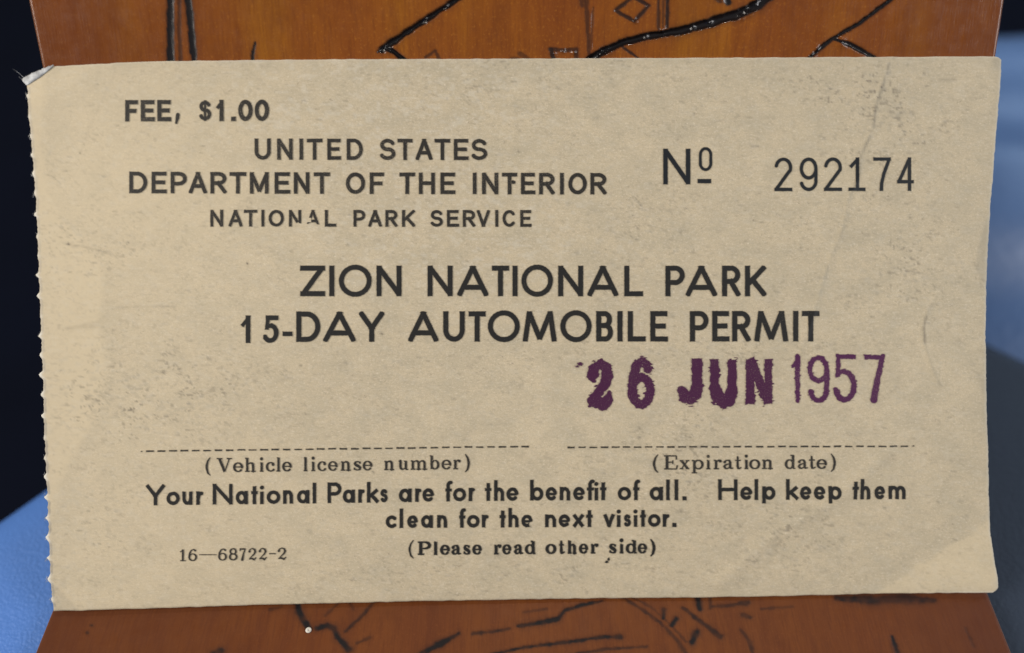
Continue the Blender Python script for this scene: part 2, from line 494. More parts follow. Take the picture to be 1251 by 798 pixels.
for _ in range(620):
    sx, sy = random.uniform(70, 1195), random.uniform(90, 715)
    dx = random.uniform(1.5, 6); sl = random.uniform(-.4, .4)
    m = (abs(GX-sx) < 12) & (abs(GY-sy) < 8)
    grime_shade[m] += random.uniform(.08, .34)*np.exp(-(seg_d(GX[m], GY[m], (sx, sy), (sx+dx, sy+dx*sl))[0]/random.uniform(.7, 1.3))**2)
# long faint scratches and hairs
for pts, a, wd in [([(80, 298), (110, 303), (140, 311)], .35, 1.2), ([(100, 185), (112, 150), (140, 92)], .10, 2.0), ([(55, 213), (66, 216), (74, 224)], .35, .8),
                   ([(80, 402), (105, 397), (125, 392)], .22, 1.8), ([(138, 377), (165, 375), (215, 374)], .22, 1.6), ([(85, 402), (122, 398)], .18, 2),
                   ([(1105, 250), (1118, 246)], .4, 1.2), ([(1148, 98), (1168, 97)], .3, 1.6), ([(915, 232), (930, 238)], .15, 2)]:
    grime_shade += a*np.exp(-(poly_d(GX, GY, pts)/wd)**2)*(.35+.65*lattice_noise(GX/5, GY/5, 14))
em = np.minimum(np.minimum(GY-c_top[None, :, 1], c_bot[None, :, 1]-GY), np.minimum(GX-c_left[:, None, 0]+8, c_right[:, None, 0]-GX))
grey += .38*np.exp(-np.clip(em, 0, None)/5.0)*sstep(.25, .7, fbm(GX/17, GY/17, 91, 3))
grey += .16*np.exp(-np.clip(em, 0, None)/45.0)
grime_shade = np.clip(grime_shade, 0, .93); grey = np.clip(grey, 0, 1); warm_light = np.clip(warm_light, 0, 1); pale = np.clip(pale, 0, 1)

def card_uv(P):
    return np.stack([(P-CO) @ CU, (P-CO) @ CV], -1)*1000.0

ticket_loc = tuple((bl+br)/2)
ticket = thing('ticket', 'tan aged paper permit with black print and purple date stamp, propped in the folder', 'ticket', ticket_loc)

PT = 0.00032
face = card_pt(GX, GY) + CN*H[..., None]
rear = face - CN*PT
nv = NXG*NYG
idx = np.arange(nv).reshape(NYG, NXG)
q = np.stack([idx[:-1, :-1], idx[1:, :-1], idx[1:, 1:], idx[:-1, 1:]], -1).reshape(-1, 4)
qb = (q[:, ::-1]+nv)
ring = np.concatenate([idx[0, :-1], idx[:-1, -1], idx[-1, :0:-1], idx[:0:-1, 0]])
rn = np.roll(ring, -1)
wall = np.stack([ring, rn, rn+nv, ring+nv], -1)
V = np.concatenate([face.reshape(-1, 3), rear.reshape(-1, 3)])
UVc = card_uv(V)
faces = np.concatenate([q, qb, wall]).tolist()
two = lambda a: np.concatenate([a.ravel(), a.ravel()])
card = mesh_obj('card', V, faces, [M_PAPER, M_TORN], ticket, uv=UVc,
                attrs={'grime_shade': two(grime_shade), 'grey': two(grey), 'warm_light': two(warm_light), 'pale': two(pale)},
                face_mat=np.concatenate([np.zeros(len(q)*2, int), np.ones(len(wall), int)]))

# delaminated, frayed corner at the upper left
NC = 26
s = np.linspace(0, 1, NC)
outer = curve([(65, 79.5), (50, 85), (37, 91), (27.5, 97), (33, 104.5)], NC)
inner = curve([(65.5, 80.5), (57, 88), (50, 94), (42, 99.5), (35, 104.5)], NC)
outer[:, 1] += (rng.random(NC)-.5)*1.2
vs = []; fs = []
ROWS = 5
for j in range(ROWS):
    t = j/(ROWS-1)
    P = outer*(1-t)+inner*t
    hh = -0.00015 + .00005*math.sin(math.pi*t)*np.sin(np.pi*np.clip(s*1.0, 0, 1)) - .0001*(1-t)
    hh = hh+height(np.maximum(P[:, 0], 40), np.maximum(P[:, 1], 88))+.00016
    vs.append(card_pt(P[:, 0], P[:, 1])+CN*hh[:, None])
vs = np.concatenate(vs)
for j in range(ROWS-1):
    for i in range(NC-1):
        a = j*NC+i
        fs.append((a, a+NC, a+NC+1, a+1))
tc = mesh_obj('torn_corner', vs, fs, M_TORN, ticket)
sm = tc.modifiers.new('thickness', 'SOLIDIFY'); sm.thickness = .00009

def fibre_mesh(lines, r):
    vs, fs = [], []
    for L in lines:
        L = np.array(L)
        n0 = len(vs)
        for i, p in enumerate(L):
            P = card_pt(np.array([p[0]]), np.array([p[1]]))[0]+CN*p[2]
            rr = r*(1-.6*i/(len(L)-1))
            for k in range(4):
                a = k*math.pi/2
                vs.append(P+(CU*math.cos(a)+CV*math.sin(a)*.7+CN*math.sin(a)*.7)*rr)
        for i in range(len(L)-1):
            for k in range(4):
                a = n0+i*4+k; b = n0+i*4+(k+1) % 4
                fs.append((a, b, b+4, a+4))
    return vs, fs
lines = [[(30, 97, -.0002), (26, 92, 0), (22, 88, .0003), (19, 85.5, .0006)], [(31, 98, 0), (27, 97, .0001), (24, 94, .0002)]]
for ny_, a in nub_y:
    x0 = float(np.interp(ny_, yy, c_left[:, 0]))
    for _ in range(6):
        y0 = ny_+random.uniform(-3, 3); l = random.uniform(1, 3)
        lines.append([(x0+2, y0, 0.0), (x0-l*.5, y0+random.uniform(-1.5, 1.5), .0001), (x0-l, y0+random.uniform(-3, 3), random.uniform(-.0002, .0003))])
fv, ff = fibre_mesh(lines, .000032)
mesh_obj('frayed_fibre', fv, ff, M_TORN, ticket)

# ------------------------------------------------------------------ lettering: strokes -> distance field -> ink outline
def sample_arc(cx, cy, rx, ry, a0, a1, n=26):
    a = np.radians(np.linspace(a0, a1, n))
    return np.stack([cx+rx*np.cos(a), cy+ry*np.sin(a)], 1), a

class G:
    """one glyph: strokes in a unit box, w = relative width"""
    def __init__(s): s.st = []
    def l(s, *pts, w=1.0, cap=1.0):
        s.st.append((np.array(pts, float), np.full(len(pts), float(w)), cap)); return s
    def a(s, cx, cy, rx, ry, a0, a1, w=1.0, thin=None, cap=0.0):
        P, a = sample_arc(cx, cy, rx, ry, a0, a1)
        W = np.full(len(P), float(w)) if thin is None else thin+(w-thin)*np.abs(np.cos(a))**1.3
        s.st.append((P, W, cap)); return s
    def ww(s, pts, ws, cap=0.0):
        s.st.append((np.array(pts, float), np.array(ws, float), cap)); return s
    def dot(s, x, y, w=1.0):
        s.st.append((np.array([(x, y), (x+1e-4, y)]), np.array([w, w]), 0.0)); return s

def caps(style):
    fut = style == 'geo'
    D = {}
    bar = .25 if fut else .31
    D['A'] = G().l((0, 0), (.5, 1.02)).l((1, 0), (.5, 1.02)).l((.17, bar), (.83, bar), cap=0)
    D['B'] = G().l((0, 0), (0, 1)).l((0, 1), (.5, 1), cap=.5).a(.5, .765, .42, .235, 90, -90).l((.5, .53), (0, .53), cap=.5).a(.56, .265, .44, .265, 90, -90).l((.56, 0), (0, 0), cap=.5)
    D['C'] = G().a(.52, .5, .52, .5, 42, 318)
    D['D'] = G().l((0, 0), (0, 1)).l((0, 1), (.42, 1), cap=.5).a(.42, .5, .58, .5, 90, -90).l((.42, 0), (0, 0), cap=.5)
    D['E'] = G().l((0, 0), (0, 1)).l((0, 1), (.96, 1)).l((0, .51), (.84, .51)).l((0, 0), (1, 0))
    D['F'] = G().l((0, 0), (0, 1)).l((0, 1), (1, 1)).l((0, .49), (.84, .49))
    D['H'] = G().l((0, 0), (0, 1)).l((1, 0), (1, 1)).l((0, .51), (1, .51))
    D['I'] = G().l((.5, 0), (.5, 1))
    D['J'] = G().l((1, 1), (1, .3)).a(.5, .3, .5, .3, 0, -175)
    D['K'] = G().l((0, 0), (0, 1)).l((.97, 1), (.08, .40)).l((.30, .55), (1, 0))
    D['L'] = G().l((0, 0), (0, 1)).l((0, 0), (1, 0))
    if fut:
        D['M'] = G().l((0, 0), (.13, 1.0)).l((.13, 1.05), (.5, .02), cap=.3).l((.87, 1.05), (.5, .02), cap=.3).l((.87, 1), (1, 0))
    else:
        D['M'] = G().l((0, 0), (0, 1)).l((0, 1.0), (.5, .05), cap=.4).l((1, 1.0), (.5, .05), cap=.4).l((1, 1), (1, 0))
    D['N'] = G().l((0, 0), (0, 1)).l((0, 1.02), (1, -.02), cap=.3).l((1, 0), (1, 1))
    D['O'] = G().a(.5, .5, .5, .5, 0, 360)
    D['P'] = G().l((0, 0), (0, 1)).l((0, 1), (.5, 1), cap=.5).a(.5, .72, .5, .28, 90, -90).l((.5, .44), (0, .44), cap=.5)
    D['R'] = G().l((0, 0), (0, 1)).l((0, 1), (.5, 1), cap=.5).a(.5, .74, .47, .26, 90, -90).l((.5, .48), (0, .48), cap=.5).l((.46, .48), (.98, 0))
    D['S'] = G().a(.5, .755, .45, .245, 22, 270).a(.5, .255, .5, .255, 90, -158)
    D['T'] = G().l((0, 1), (1, 1)).l((.5, 1), (.5, 0))
    D['U'] = G().l((0, 1), (0, .36)).a(.5, .36, .5, .36, 180, 360).l((1, .36), (1, 1))
    D['V'] = G().l((0, 1), (.5, -.02)).l((1, 1), (.5, -.02))
    D['Y'] = G().l((0, 1), (.5, .44)).l((1, 1), (.5, .44)).l((.5, .46), (.5, 0))
    D['Z'] = G().l((0, 1), (1, 1)).l((.97, 1), (.03, 0), cap=.2).l((0, 0), (1, 0))
    D['$'] = G().a(.5, .74, .44, .22, 25, 270, w=.9).a(.5, .28, .5, .24, 90, -158, w=.9).l((.5, -.03), (.5, 1.03), w=.6)
    D['1'] = G().l((.78, 0), (.78, 1)).l((.78, .96), (.1, .70), w=.8)
    D['0'] = G().a(.5, .5, .5, .5, 0, 360)
    D['5'] = G().l((.22, 1), (.98, 1)).l((.22, 1), (.12, .56), w=.85).ww([(.12, .56), (.3, .64), (.5, .66)], [.8, .9, 1]).a(.42, .33, .58, .33, 80, -150)
    D['-'] = G().l((0, .5), (1, .5))
    D['.'] = G().l((.5, 0), (.5, .001), w=1.1)
    D[','] = G().ww([(.75, .26), (.62, .1), (.2, -.2)], [1.0, 1.0, .55])
    return D
GOTH = caps('goth'); GEO = caps('geo')

SER = {}
SER['2'] = G().a(.5, .72, .5, .28, 168, -18).l((.97, .64), (.02, .02), cap=0).l((0, 0), (1, 0))
SER['9'] = G().a(.5, .69, .5, .31, 0, 360).l((1, .69), (1, .28), cap=0).a(.5, .27, .5, .27, 0, -165)
SER['1'] = G().l((.52, 0), (.52, 1)).l((.52, .98), (.06, .76), cap=.6).l((0, 0), (1, 0))
SER['7'] = G().l((0, 1), (1, 1)).ww([(1, 1), (.62, .5), (.47, .2), (.45, -.06)], [1, 1, 1, 1.1], 0)
SER['4'] = G().l((.80, 0), (.80, 1)).l((.76, .98), (.02, .26), cap=0).l((0, .25), (1, .25))
SER['N'] = GOTH['N']
SER['o'] = G().l((0, .3), (0, .7), cap=0).a(.5, .7, .5, .3, 180, 0).l((1, .7), (1, .3), cap=0).a(.5, .3, .5, .3, 0, -180)
SER['-'] = GOTH['-']

def geo_lower(A):
    D = {}
    D['a'] = G().a(.46, .5, .46, .5, 0, 360).l((1, 0), (1, 1))
    D['b'] = G().l((0, 0), (0, A)).a(.54, .5, .46, .5, 0, 360)
    D['c'] = G().a(.55, .5, .55, .5, 48, 312)
    D['e'] = G().a(.5, .5, .5, .5, 8, 312).l((.04, .47), (1.0, .47), cap=0, w=.72)
    D['f'] = G().l((.32, 0), (.32, A-.40)).a(.86, A-.40, .54, .40, 180, 78).l((0, .97), (.85, .97), w=.85)
    D['h'] = G().l((0, 0), (0, A)).a(.5, .52, .5, .48, 180, 0).l((1, .52), (1, 0))
    D['i'] = G().l((.5, 0), (.5, .90)).dot(.5, 1.49, 1.15)
    D['k'] = G().l((0, 0), (0, A)).l((.9, 1), (.1, .42)).l((.32, .58), (1, 0))
    D['l'] = G().l((.5, 0), (.5, A))
    D['m'] = G().l((0, 0), (0, 1)).a(.25, .55, .25, .45, 180, 0).l((.5, .55), (.5, 0)).a(.75, .55, .25, .45, 180, 0).l((1, .55), (1, 0))
    D['n'] = G().l((0, 0), (0, 1)).a(.5, .52, .5, .48, 180, 0).l((1, .52), (1, 0))
    D['o'] = G().a(.5, .5, .5, .5, 0, 360)
    D['p'] = G().l((0, -.36), (0, 1)).a(.54, .5, .46, .5, 0, 360)
    D['r'] = G().l((.08, 0), (.08, 1)).a(.95, .46, .8, .52, 172, 82)
    D['s'] = G().a(.5, .765, .42, .235, 32, 270, w=.9).a(.5, .265, .46, .265, 90, -150, w=.9)
    D['t'] = G().l((.5, 0), (.5, 1.46)).l((0, .98), (1, .98), w=.85)
    D['u'] = G().l((0, 1), (0, .48)).a(.5, .48, .5, .48, 180, 360).l((1, 0), (1, 1))
    D['v'] = G().l((0, 1), (.5, 0)).l((1, 1), (.5, 0))
    D['x'] = G().l((0, 0), (1, 1)).l((0, 1), (1, 0))
    D['.'] = G().l((.5, 0), (.5, .001), w=1.15)
    for c in 'YNPH':
        gl = G()
        for P, W, cap in GEO[c].st:
            gl.st.append((P*np.array([1, A]), W, cap))
        D[c] = gl
    return D

def roman(A, t):
    """old-style book face; t = thin/thick ratio"""
    D = {}
    def serif(gl, x0, x1, y): return gl.l((x0, y), (x1, y), w=t, cap=.3)
    D['i'] = serif(G().l((.52, 0), (.52, 1), cap=0), 0, 1, 0).l((.1, .97), (.52, .97), w=t, cap=0).dot(.48, 1.46, 1.25)
    D['l'] = serif(G().l((.52, 0), (.52, A), cap=0), 0, 1, 0).l((.08, A-.03), (.52, A-.03), w=t, cap=0)
    def nn(gl, top):
        serif(gl.l((.2, 0), (.2, top), cap=0), 0, .42, 0).l((0, top-.03), (.2, top-.03), w=t, cap=0)
        gl.ww([(.22, .72), (.34, .9), (.5, .98), (.66, .95), (.76, .82), (.78, .62), (.78, 0)], [t, t, t*1.3, .8, 1, 1, 1])
        return serif(gl, .58, 1, 0)
    D['n'] = nn(G(), 1); D['h'] = nn(G(), A)
    m = G()
    serif(m.l((.12, 0), (.12, 1), cap=0), 0, .26, 0).l((0, .97), (.12, .97), w=t, cap=0)
    for o in (.12, .49):
        m.ww([(o+.02, .72), (o+.10, .9), (o+.19, .98), (o+.28, .95), (o+.345, .82), (o+.36, .62), (o+.36, 0)], [t, t, t*1.3, .8, 1, 1, 1])
        serif(m, o+.24, o+.50, 0)
    D['m'] = m
    u = G().ww([(.2, 1), (.2, .35), (.24, .12), (.38, .02), (.55, .04), (.7, .16), (.76, .3)], [1, 1, .9, t*1.4, t, t, t])
    u.l((.78, 0), (.78, 1), cap=0).l((0, .97), (.2, .97), w=t, cap=0).l((.56, .97), (.78, .97), w=t, cap=0)
    D['u'] = serif(u, .78, 1, 0)
    r = serif(G().l((.28, 0), (.28, 1), cap=0), 0, .62, 0).l((0, .97), (.28, .97), w=t, cap=0)
    D['r'] = r.ww([(.3, .68), (.45, .9), (.66, .98), (.84, .90)], [t, t, t*1.4, 1.2])
    D['e'] = G().a(.5, .5, .48, .5, 0, 318, w=1, thin=t).ww([(.98, .5), (.97, .54)], [.8, .8]).l((.06, .53), (.95, .53), w=t, cap=0)
    D['o'] = G().a(.5, .5, .5, .5, 0, 360, w=1.05, thin=t)
    D['c'] = G().a(.52, .5, .5, .5, 50, 318, w=1, thin=t).dot(.83, .78, 1.2)
    D['a'] = G().ww([(.10, .78), (.22, .95), (.42, 1.0), (.62, .93), (.70, .72), (.70, .22), (.78, .04), (1, .06)], [1.1, t*1.1, t, .8, 1, 1, .7, t]).ww(
        [(.68, .60), (.40, .52), (.15, .42), (.06, .24), (.16, .04), (.36, 0), (.55, .08), (.70, .25)], [t, t, .7, 1, .7, t, t, t])
    D['s'] = G().ww([(.82, .80), (.70, .96), (.45, 1.0), (.2, .92), (.14, .74), (.3, .58), (.62, .46), (.86, .3), (.82, .08), (.55, 0), (.25, .03), (.08, .22)],
                    [t, t, t, .75, 1, 1.1, 1.15, 1, .75, t, t, t]).l((.86, .74), (.86, 1.0), w=t, cap=0).l((.06, 0), (.06, .28), w=t, cap=0)
    D['d'] = serif(G().a(.40, .5, .40, .5, 0, 360, w=1, thin=t).l((.78, 0), (.78, A), cap=0).l((.50, A-.03), (.78, A-.03), w=t, cap=0), .78, 1.02, 0)
    D['b'] = G().a(.58, .5, .40, .5, 0, 360, w=1, thin=t).l((.2, 0), (.2, A), cap=0).l((0, A-.03), (.2, A-.03), w=t, cap=0)
    D['p'] = G().a(.60, .5, .38, .5, 0, 360, w=1, thin=t).l((.22, -.48), (.22, 1), cap=0).l((0, .97), (.22, .97), w=t, cap=0).l((0, -.47), (.46, -.47), w=t, cap=.3)
    D['t'] = G().ww([(.40, 1.36), (.40, .25), (.48, .05), (.68, .0), (.92, .12)], [.7, 1, .9, t, t]).l((0, .97), (.88, .97), w=t, cap=0)
    D['x'] = G().l((.18, .97), (.82, .03), cap=0).l((.82, .97), (.18, .03), w=t, cap=0)
    for xx, y in ((.0, 0), (.62, 0), (.0, 1), (.62, 1)): D['x'].l((xx, .03 if y == 0 else .97), (xx+.38, .03 if y == 0 else .97), w=t, cap=0)
    K = A*.985
    D['V'] = G().l((.17, K), (.53, 0), w=1.1, cap=0).l((.84, K), (.53, 0), w=t, cap=0).l((0, K), (.36, K), w=t, cap=.2).l((.68, K), (1, K), w=t, cap=.2)
    D['E'] = G().l((.22, 0), (.22, K), w=1.15, cap=0).l((0, 0), (.96, 0), w=t, cap=.2).l((0, K), (.92, K), w=t, cap=.2).l((.22, K*.52), (.66, K*.52), w=t, cap=0)
    D['E'].l((.96, 0), (1, K*.28), w=t*1.1, cap=0).l((.93, K), (.94, K*.72), w=t*1.1, cap=0).l((.66, K*.38), (.66, K*.66), w=t, cap=0)
    D['P'] = G().l((.24, 0), (.24, K), w=1.1, cap=0).l((0, 0), (.52, 0), w=t, cap=.2).l((0, K), (.55, K), w=t, cap=.2).a(.55, K*.74, .44, K*.26, 90, -90, w=1.05, thin=t).l((.55, K*.48), (.24, K*.48), w=t, cap=0)
    D['('] = G().ww([(1, A+.1), (.45, A*.82), (.16, A*.5), (.16, A*.3), (.45, -.1), (1, -.38)], [t*.7, .75, 1, 1, .75, t*.7])
    D[')'] = G().ww([(0, A+.1), (.55, A*.82), (.84, A*.5), (.84, A*.3), (.55, -.1), (0, -.38)], [t*.7, .75, 1, 1, .75, t*.7])
    # figures, box height 1
    D['1'] = G().l((.52, 0), (.52, 1), cap=0).l((.08, 0), (.96, 0), w=t, cap=.2).ww([(.5, .98), (.3, .86), (.08, .80)], [t, t, t])
    D['2'] = G().ww([(.10, .74), (.2, .92), (.48, 1.0), (.8, .9), (.88, .70), (.74, .5), (.4, .28), (.10, .06)], [1.2, t, t, .9, 1, .8, t, t]).ww([(.08, .05), (.4, .10), (.74, .0), (.96, .16)], [t, .9, 1, t])
    D['6'] = G().a(.5, .30, .46, .30, 0, 360, w=1, thin=t).ww([(.06, .30), (.10, .62), (.3, .9), (.6, 1.0), (.84, .9)], [1, 1, .7, t, 1.0])
    D['7'] = G().l((.05, .96), (.95, .96), w=.8, cap=0).ww([(.93, .96), (.62, .55), (.42, .0)], [t, .8, 1.2]).l((.06, .78), (.06, 1.0), w=t, cap=0)
    D['8'] = G().a(.5, .76, .38, .24, 0, 360, w=.95, thin=t*1.2).a(.5, .27, .47, .27, 0, 360, w=1, thin=t*1.2)
    D['-'] = G().l((0, .5), (1, .5), w=t, cap=0)
    return D

STAMP = {}
STAMP['2'] = G().ww([(.12, .72), (.16, .86), (.45, .98), (.78, .90), (.86, .72), (.70, .52), (.34, .27), (.12, .10)], [1.15, .9, .8, .95, 1.05, 1.0, .95, 1]).ww([(.10, .10), (.45, .08), (.62, .02), (.86, .12), (.92, .30)], [1, 1.1, 1.15, 1.0, .45])
STAMP['6'] = G().a(.5, .30, .47, .31, 0, 360, w=.95).ww([(.05, .32), (.08, .62), (.28, .9), (.55, 1.0), (.80, .92), (.86, .80)], [1, 1, .95, .8, .8, .95])
STAMP['J'] = G().l((.84, 1), (.84, .34), w=1.0, cap=.6).ww([(.84, .36), (.74, .16), (.50, .07), (.24, .10), (.08, .26)], [1.05, 1.1, 1.15, 1.1, .9])
STAMP['U'] = G().l((.05, 1), (.08, .35), w=.85, cap=.6).ww([(.08, .38), (.22, .17), (.5, .07), (.75, .09), (.92, .36)], [1.05, 1.25, 1.3, 1.25, 1.05]).l((.92, .35), (.92, 1), w=.85, cap=.6)
STAMP['N'] = G().l((.05, 0), (.05, 1), w=.9, cap=.6).l((.12, .98), (.86, .08), w=.95).l((.95, 0), (.95, 1), w=.8, cap=.6)
YEAR = {}
YEAR['1'] = G().ww([(.72, 1.0), (.70, .5), (.76, 0)], [1.1, 1, .8], .8).ww([(.70, .93), (.35, .86), (.05, .82)], [1, .9, .7])
YEAR['9'] = G().a(.5, .73, .5, .27, 0, 360, w=1.0).l((1, .73), (1, .28), cap=0, w=1.05).a(.52, .25, .48, .25, 0, -165, w=1.1)
YEAR['5'] = G().l((.12, 1), (.98, 1), w=.9).l((.12, 1), (.10, .58), w=.85).ww([(.10, .58), (.32, .65), (.55, .64)], [.8, .9, 1]).a(.48, .32, .52, .32, 75, -160, w=1.15)
YEAR['7'] = G().l((0, 1), (1, 1), w=.85).ww([(1, 1), (.72, .52), (.46, .0)], [1.0, 1.05, 1.25], .6)

CELL = 0.5
def stroke_sdf(X, Y, st, hw, asp=None):
    """st in pixel coordinates (y up)"""
    d = np.full(X.shape, 1e3)
    for P, W, cap in st:
        n = len(P)-1
        for i in range(n):
            a, b = P[i], P[i+1]
            v = b-a; L = max(np.hypot(*v), 1e-6); v = v/L
            x = (X-a[0])*v[0]+(Y-a[1])*v[1]; y = -(X-a[0])*v[1]+(Y-a[1])*v[0]
            t = np.clip(x/L, 0, 1)
            h = hw*(W[i]*(1-t)+W[i+1]*t)
            straight = n == 1
            e0 = cap*hw*W[0] if i == 0 else 0
            e1 = cap*hw*W[-1] if i == n-1 else 0
            if straight and L > 1e-3:
                qx = np.maximum(-e0-x, x-L-e1); qy = np.abs(y)-h
                dd = np.where((qx > 0) & (qy > 0), np.hypot(np.maximum(qx, 0), np.maximum(qy, 0)), np.maximum(qx, qy))
            else:
                xc = np.clip(x, -e0*.6, L+e1*.6)
                dd = np.hypot(x-xc, y)-h
            d = np.minimum(d, dd)
    return d

class Ink:
    """collects ink polygons in pixel space"""
    def __init__(s, grow=.25, fade=.8): s.v = []; s.f = []; s.d = []; s.grow = grow; s.fade = fade
    def field(s, x0, y0, D):
        """marching squares, negative inside; D indexed [row, col], rows go down the page"""
        D = D-s.grow
        ny_, nx_ = D.shape
        ins = D < 0
        ids = -np.ones(D.shape, int)
        cell = ins[:-1, :-1].astype(int)+ins[1:, :-1]+ins[1:, 1:]+ins[:-1, 1:]
        used = np.zeros(D.shape, bool)
        anyc = cell > 0
        used[:-1, :-1] |= anyc; used[1:, :-1] |= anyc; used[1:, 1:] |= anyc; used[:-1, 1:] |= anyc
        used &= ins
        jj, ii = np.nonzero(used)
        base = len(s.v)
        ids[jj, ii] = base+np.arange(len(jj))
        s.v.extend(zip((x0+ii*CELL).tolist(), (y0+jj*CELL).tolist()))
        s.d.extend((-D[jj, ii]).tolist())
        jf, if_ = np.nonzero(cell == 4)
        s.f.extend(np.stack([ids[jf, if_], ids[jf+1, if_], ids[jf+1, if_+1], ids[jf, if_+1]], -1).tolist())
        edge = {}
        jb, ib = np.nonzero((cell > 0) & (cell < 4))
        for j, i in zip(jb.tolist(), ib.tolist()):
            cs = ((j, i), (j+1, i), (j+1, i+1), (j, i+1))
            poly = []
            for k in range(4):
                a = cs[k]; b = cs[(k+1) % 4]
                da = D[a]; db = D[b]
                if da < 0: poly.append(int(ids[a]))
                if (da < 0) != (db < 0):
                    key = (a, b) if a < b else (b, a)
                    if key not in edge:
                        t = da/(da-db)
                        t = min(max(t, .02), .98)
                        edge[key] = len(s.v)
                        s.d.append(0.0)
                        s.v.append((x0+(a[1]+(b[1]-a[1])*t)*CELL, y0+(a[0]+(b[0]-a[0])*t)*CELL))
                    poly.append(edge[key])
            if len(poly) >= 3: s.f.append(poly)
    def glyph(s, gl, x0, x1, base, h, w, rough=.28, rscale=2.2, seed=0, clip=True, ytop=None, ybot=None, inset=.5, spike=0.0, skew=0.0, wear=None):
        hw = w/2; ins = inset*w
        sx = max(x1-x0-2*ins, .01); sy = h-2*ins
        st = []
        for P, W, cap in gl.st:
            Q = np.stack([x0+ins+P[:, 0]*sx if x1-x0 > 2*ins else (x0+x1)/2+(P[:, 0]-.5)*.1, ins+P[:, 1]*sy], 1)
            Q[:, 0] += skew*Q[:, 1]
            st.append((Q, W, cap))
        mn = min(q[0][:, 1].min() for q in st)-w-2; mx = max(q[0][:, 1].max() for q in st)+w+2
        gx0 = math.floor(x0-w-2); gx1 = math.ceil(x1+w+2+abs(skew)*h)
        xs = np.arange(gx0, gx1, CELL); ys = np.arange(mx, mn, -CELL)     # y up
        X, Y = np.meshgrid(xs, ys)
        D = stroke_sdf(X, Y, st, hw)
        if clip:
            top = h if ytop is None else ytop
            bot = 0 if ybot is None else ybot
            over = np.maximum.reduce([Y-top, bot-Y, x0-.2-X+np.minimum(skew*Y, 0), X-x1-.2-np.maximum(skew*Y, 0)])
            D = np.maximum(D, over)
        yb = base-Y
        D = D+rough*2*(fbm(X/rscale+seed, yb/rscale, 77+seed, 2)-.5)-.15
        if spike:
            sel = sstep(.35, .7, lattice_noise(X/13, yb/13, 61+seed))
            D = D-spike*sel*(sstep(.50, .85, lattice_noise(X/4.5+yb/7, yb/1.7, 5+seed))-.2)*1.5
        if wear is not None: D = np.maximum(D, wear(X, yb))
        s.field(gx0, base-mx, D)
    def blob(s, cx, cy, rx, ry, seed=0, rough=.5):
        xs = np.arange(cx-rx-3, cx+rx+3, CELL); ys = np.arange(cy-ry-3, cy+ry+3, CELL)
        X, Y = np.meshgrid(xs, ys)
        D = (np.hypot((X-cx)/rx, (Y-cy)/ry)-1)*min(rx, ry)+rough*2*(lattice_noise(X/1.6, Y/1.6, seed)-.5)
        s.field(xs[0], ys[0], D)
    def build(s, name, mat, lift=.00004):
        v = np.array(s.v)
        px, py = v[:, 0], v[:, 1]
        P = card_pt(px, py)+CN*(height(px, py)+lift)[:, None]
        z = np.zeros(len(px))
        body = sstep(-.35, s.fade, np.array(s.d))
        wv = np.clip(.50*sstep(520, 60, px), 0, 1); gv = np.clip(.10*sstep(600, 1150, px), 0, 1)
        return mesh_obj(name, P, s.f, mat, ticket, smooth=True, uv=card_uv(P), attrs={'warm_light': wv, 'grey': gv, 'grime_shade': z, 'pale': z, 'body': body})

def run(ink, D, letters, base, h, w, **kw):
    """letters: (char, x0, x1); base: (xa, ya, xb, yb) baseline"""
    for k, (c, x0, x1) in enumerate(letters):
        xm = (x0+x1)/2
        b = base[1]+(base[3]-base[1])*(xm-base[0])/(base[2]-base[0])
        ink.glyph(D[c], x0, x1, b, h, w, seed=k*7+int(x0) % 13, **kw)

# --- printed lines, letter by letter
i_ = Ink()
run(i_, GOTH, [('F', 153.3, 168.8), ('E', 172.3, 189.4), ('E', 192.4, 209.2), ('1', 263.4, 274.6), ('0', 291, 308.8), ('0', 311, 328.8)], (153, 148.6, 328, 147.8), 26, 5.2)
run(i_, GOTH, [('$', 242.8, 258.4)], (153, 148.6, 328, 147.8), 26, 4.9, ytop=28, ybot=-2)
run(i_, GOTH, [('.', 282.2, 288)], (153, 148.6, 328, 147.8), 26, 5.2)
run(i_, GOTH, [(',', 212.4, 220.6)], (153, 148.6, 328, 147.8), 26, 4.6, clip=False)
i_.build('fee_text', M_INK_WORN)

i_ = Ink()
run(i_, GOTH, [('U', 310.9, 330.6), ('N', 338.3, 357.4), ('I', 365.4, 370.4), ('T', 374.6, 393.8), ('E', 399.6, 416.3), ('D', 423.4, 443.1),
               ('S', 463.5, 483), ('T', 485.5, 504), ('A', 507.8, 528.3), ('T', 530.8, 550), ('E', 554.4, 572.5), ('S', 575.6, 595.3)], (310, 195, 596, 195.5), 25.8, 4.5)
run(i_, GOTH, [('D', 158.4, 180.2), ('E', 185.5, 204), ('P', 208.6, 228.3), ('A', 230.8, 252.6), ('R', 256.9, 276.9), ('T', 280.2, 300.7), ('M', 305, 328), ('E', 335.2, 354.4), ('N', 358.7, 377.9), ('T', 383, 403),
               ('O', 422.2, 445.7), ('F', 451.5, 468.9), ('T', 487.8, 507), ('H', 511.6, 531.3), ('E', 538, 556.4),
               ('I', 577.2, 582.6), ('N', 588.9, 608.8), ('T', 613.2, 631.9), ('E', 636.5, 654), ('R', 658.7, 677.9), ('I', 684.1, 689.1), ('O', 694.5, 717), ('R', 721.4, 741.3)], (158, 236.2, 741, 237.6), 26.3, 4.7)
i_.blob(627, 222.5, 3.2, 2.6, 3)
i_.build('department_text', M_INK_WORN)

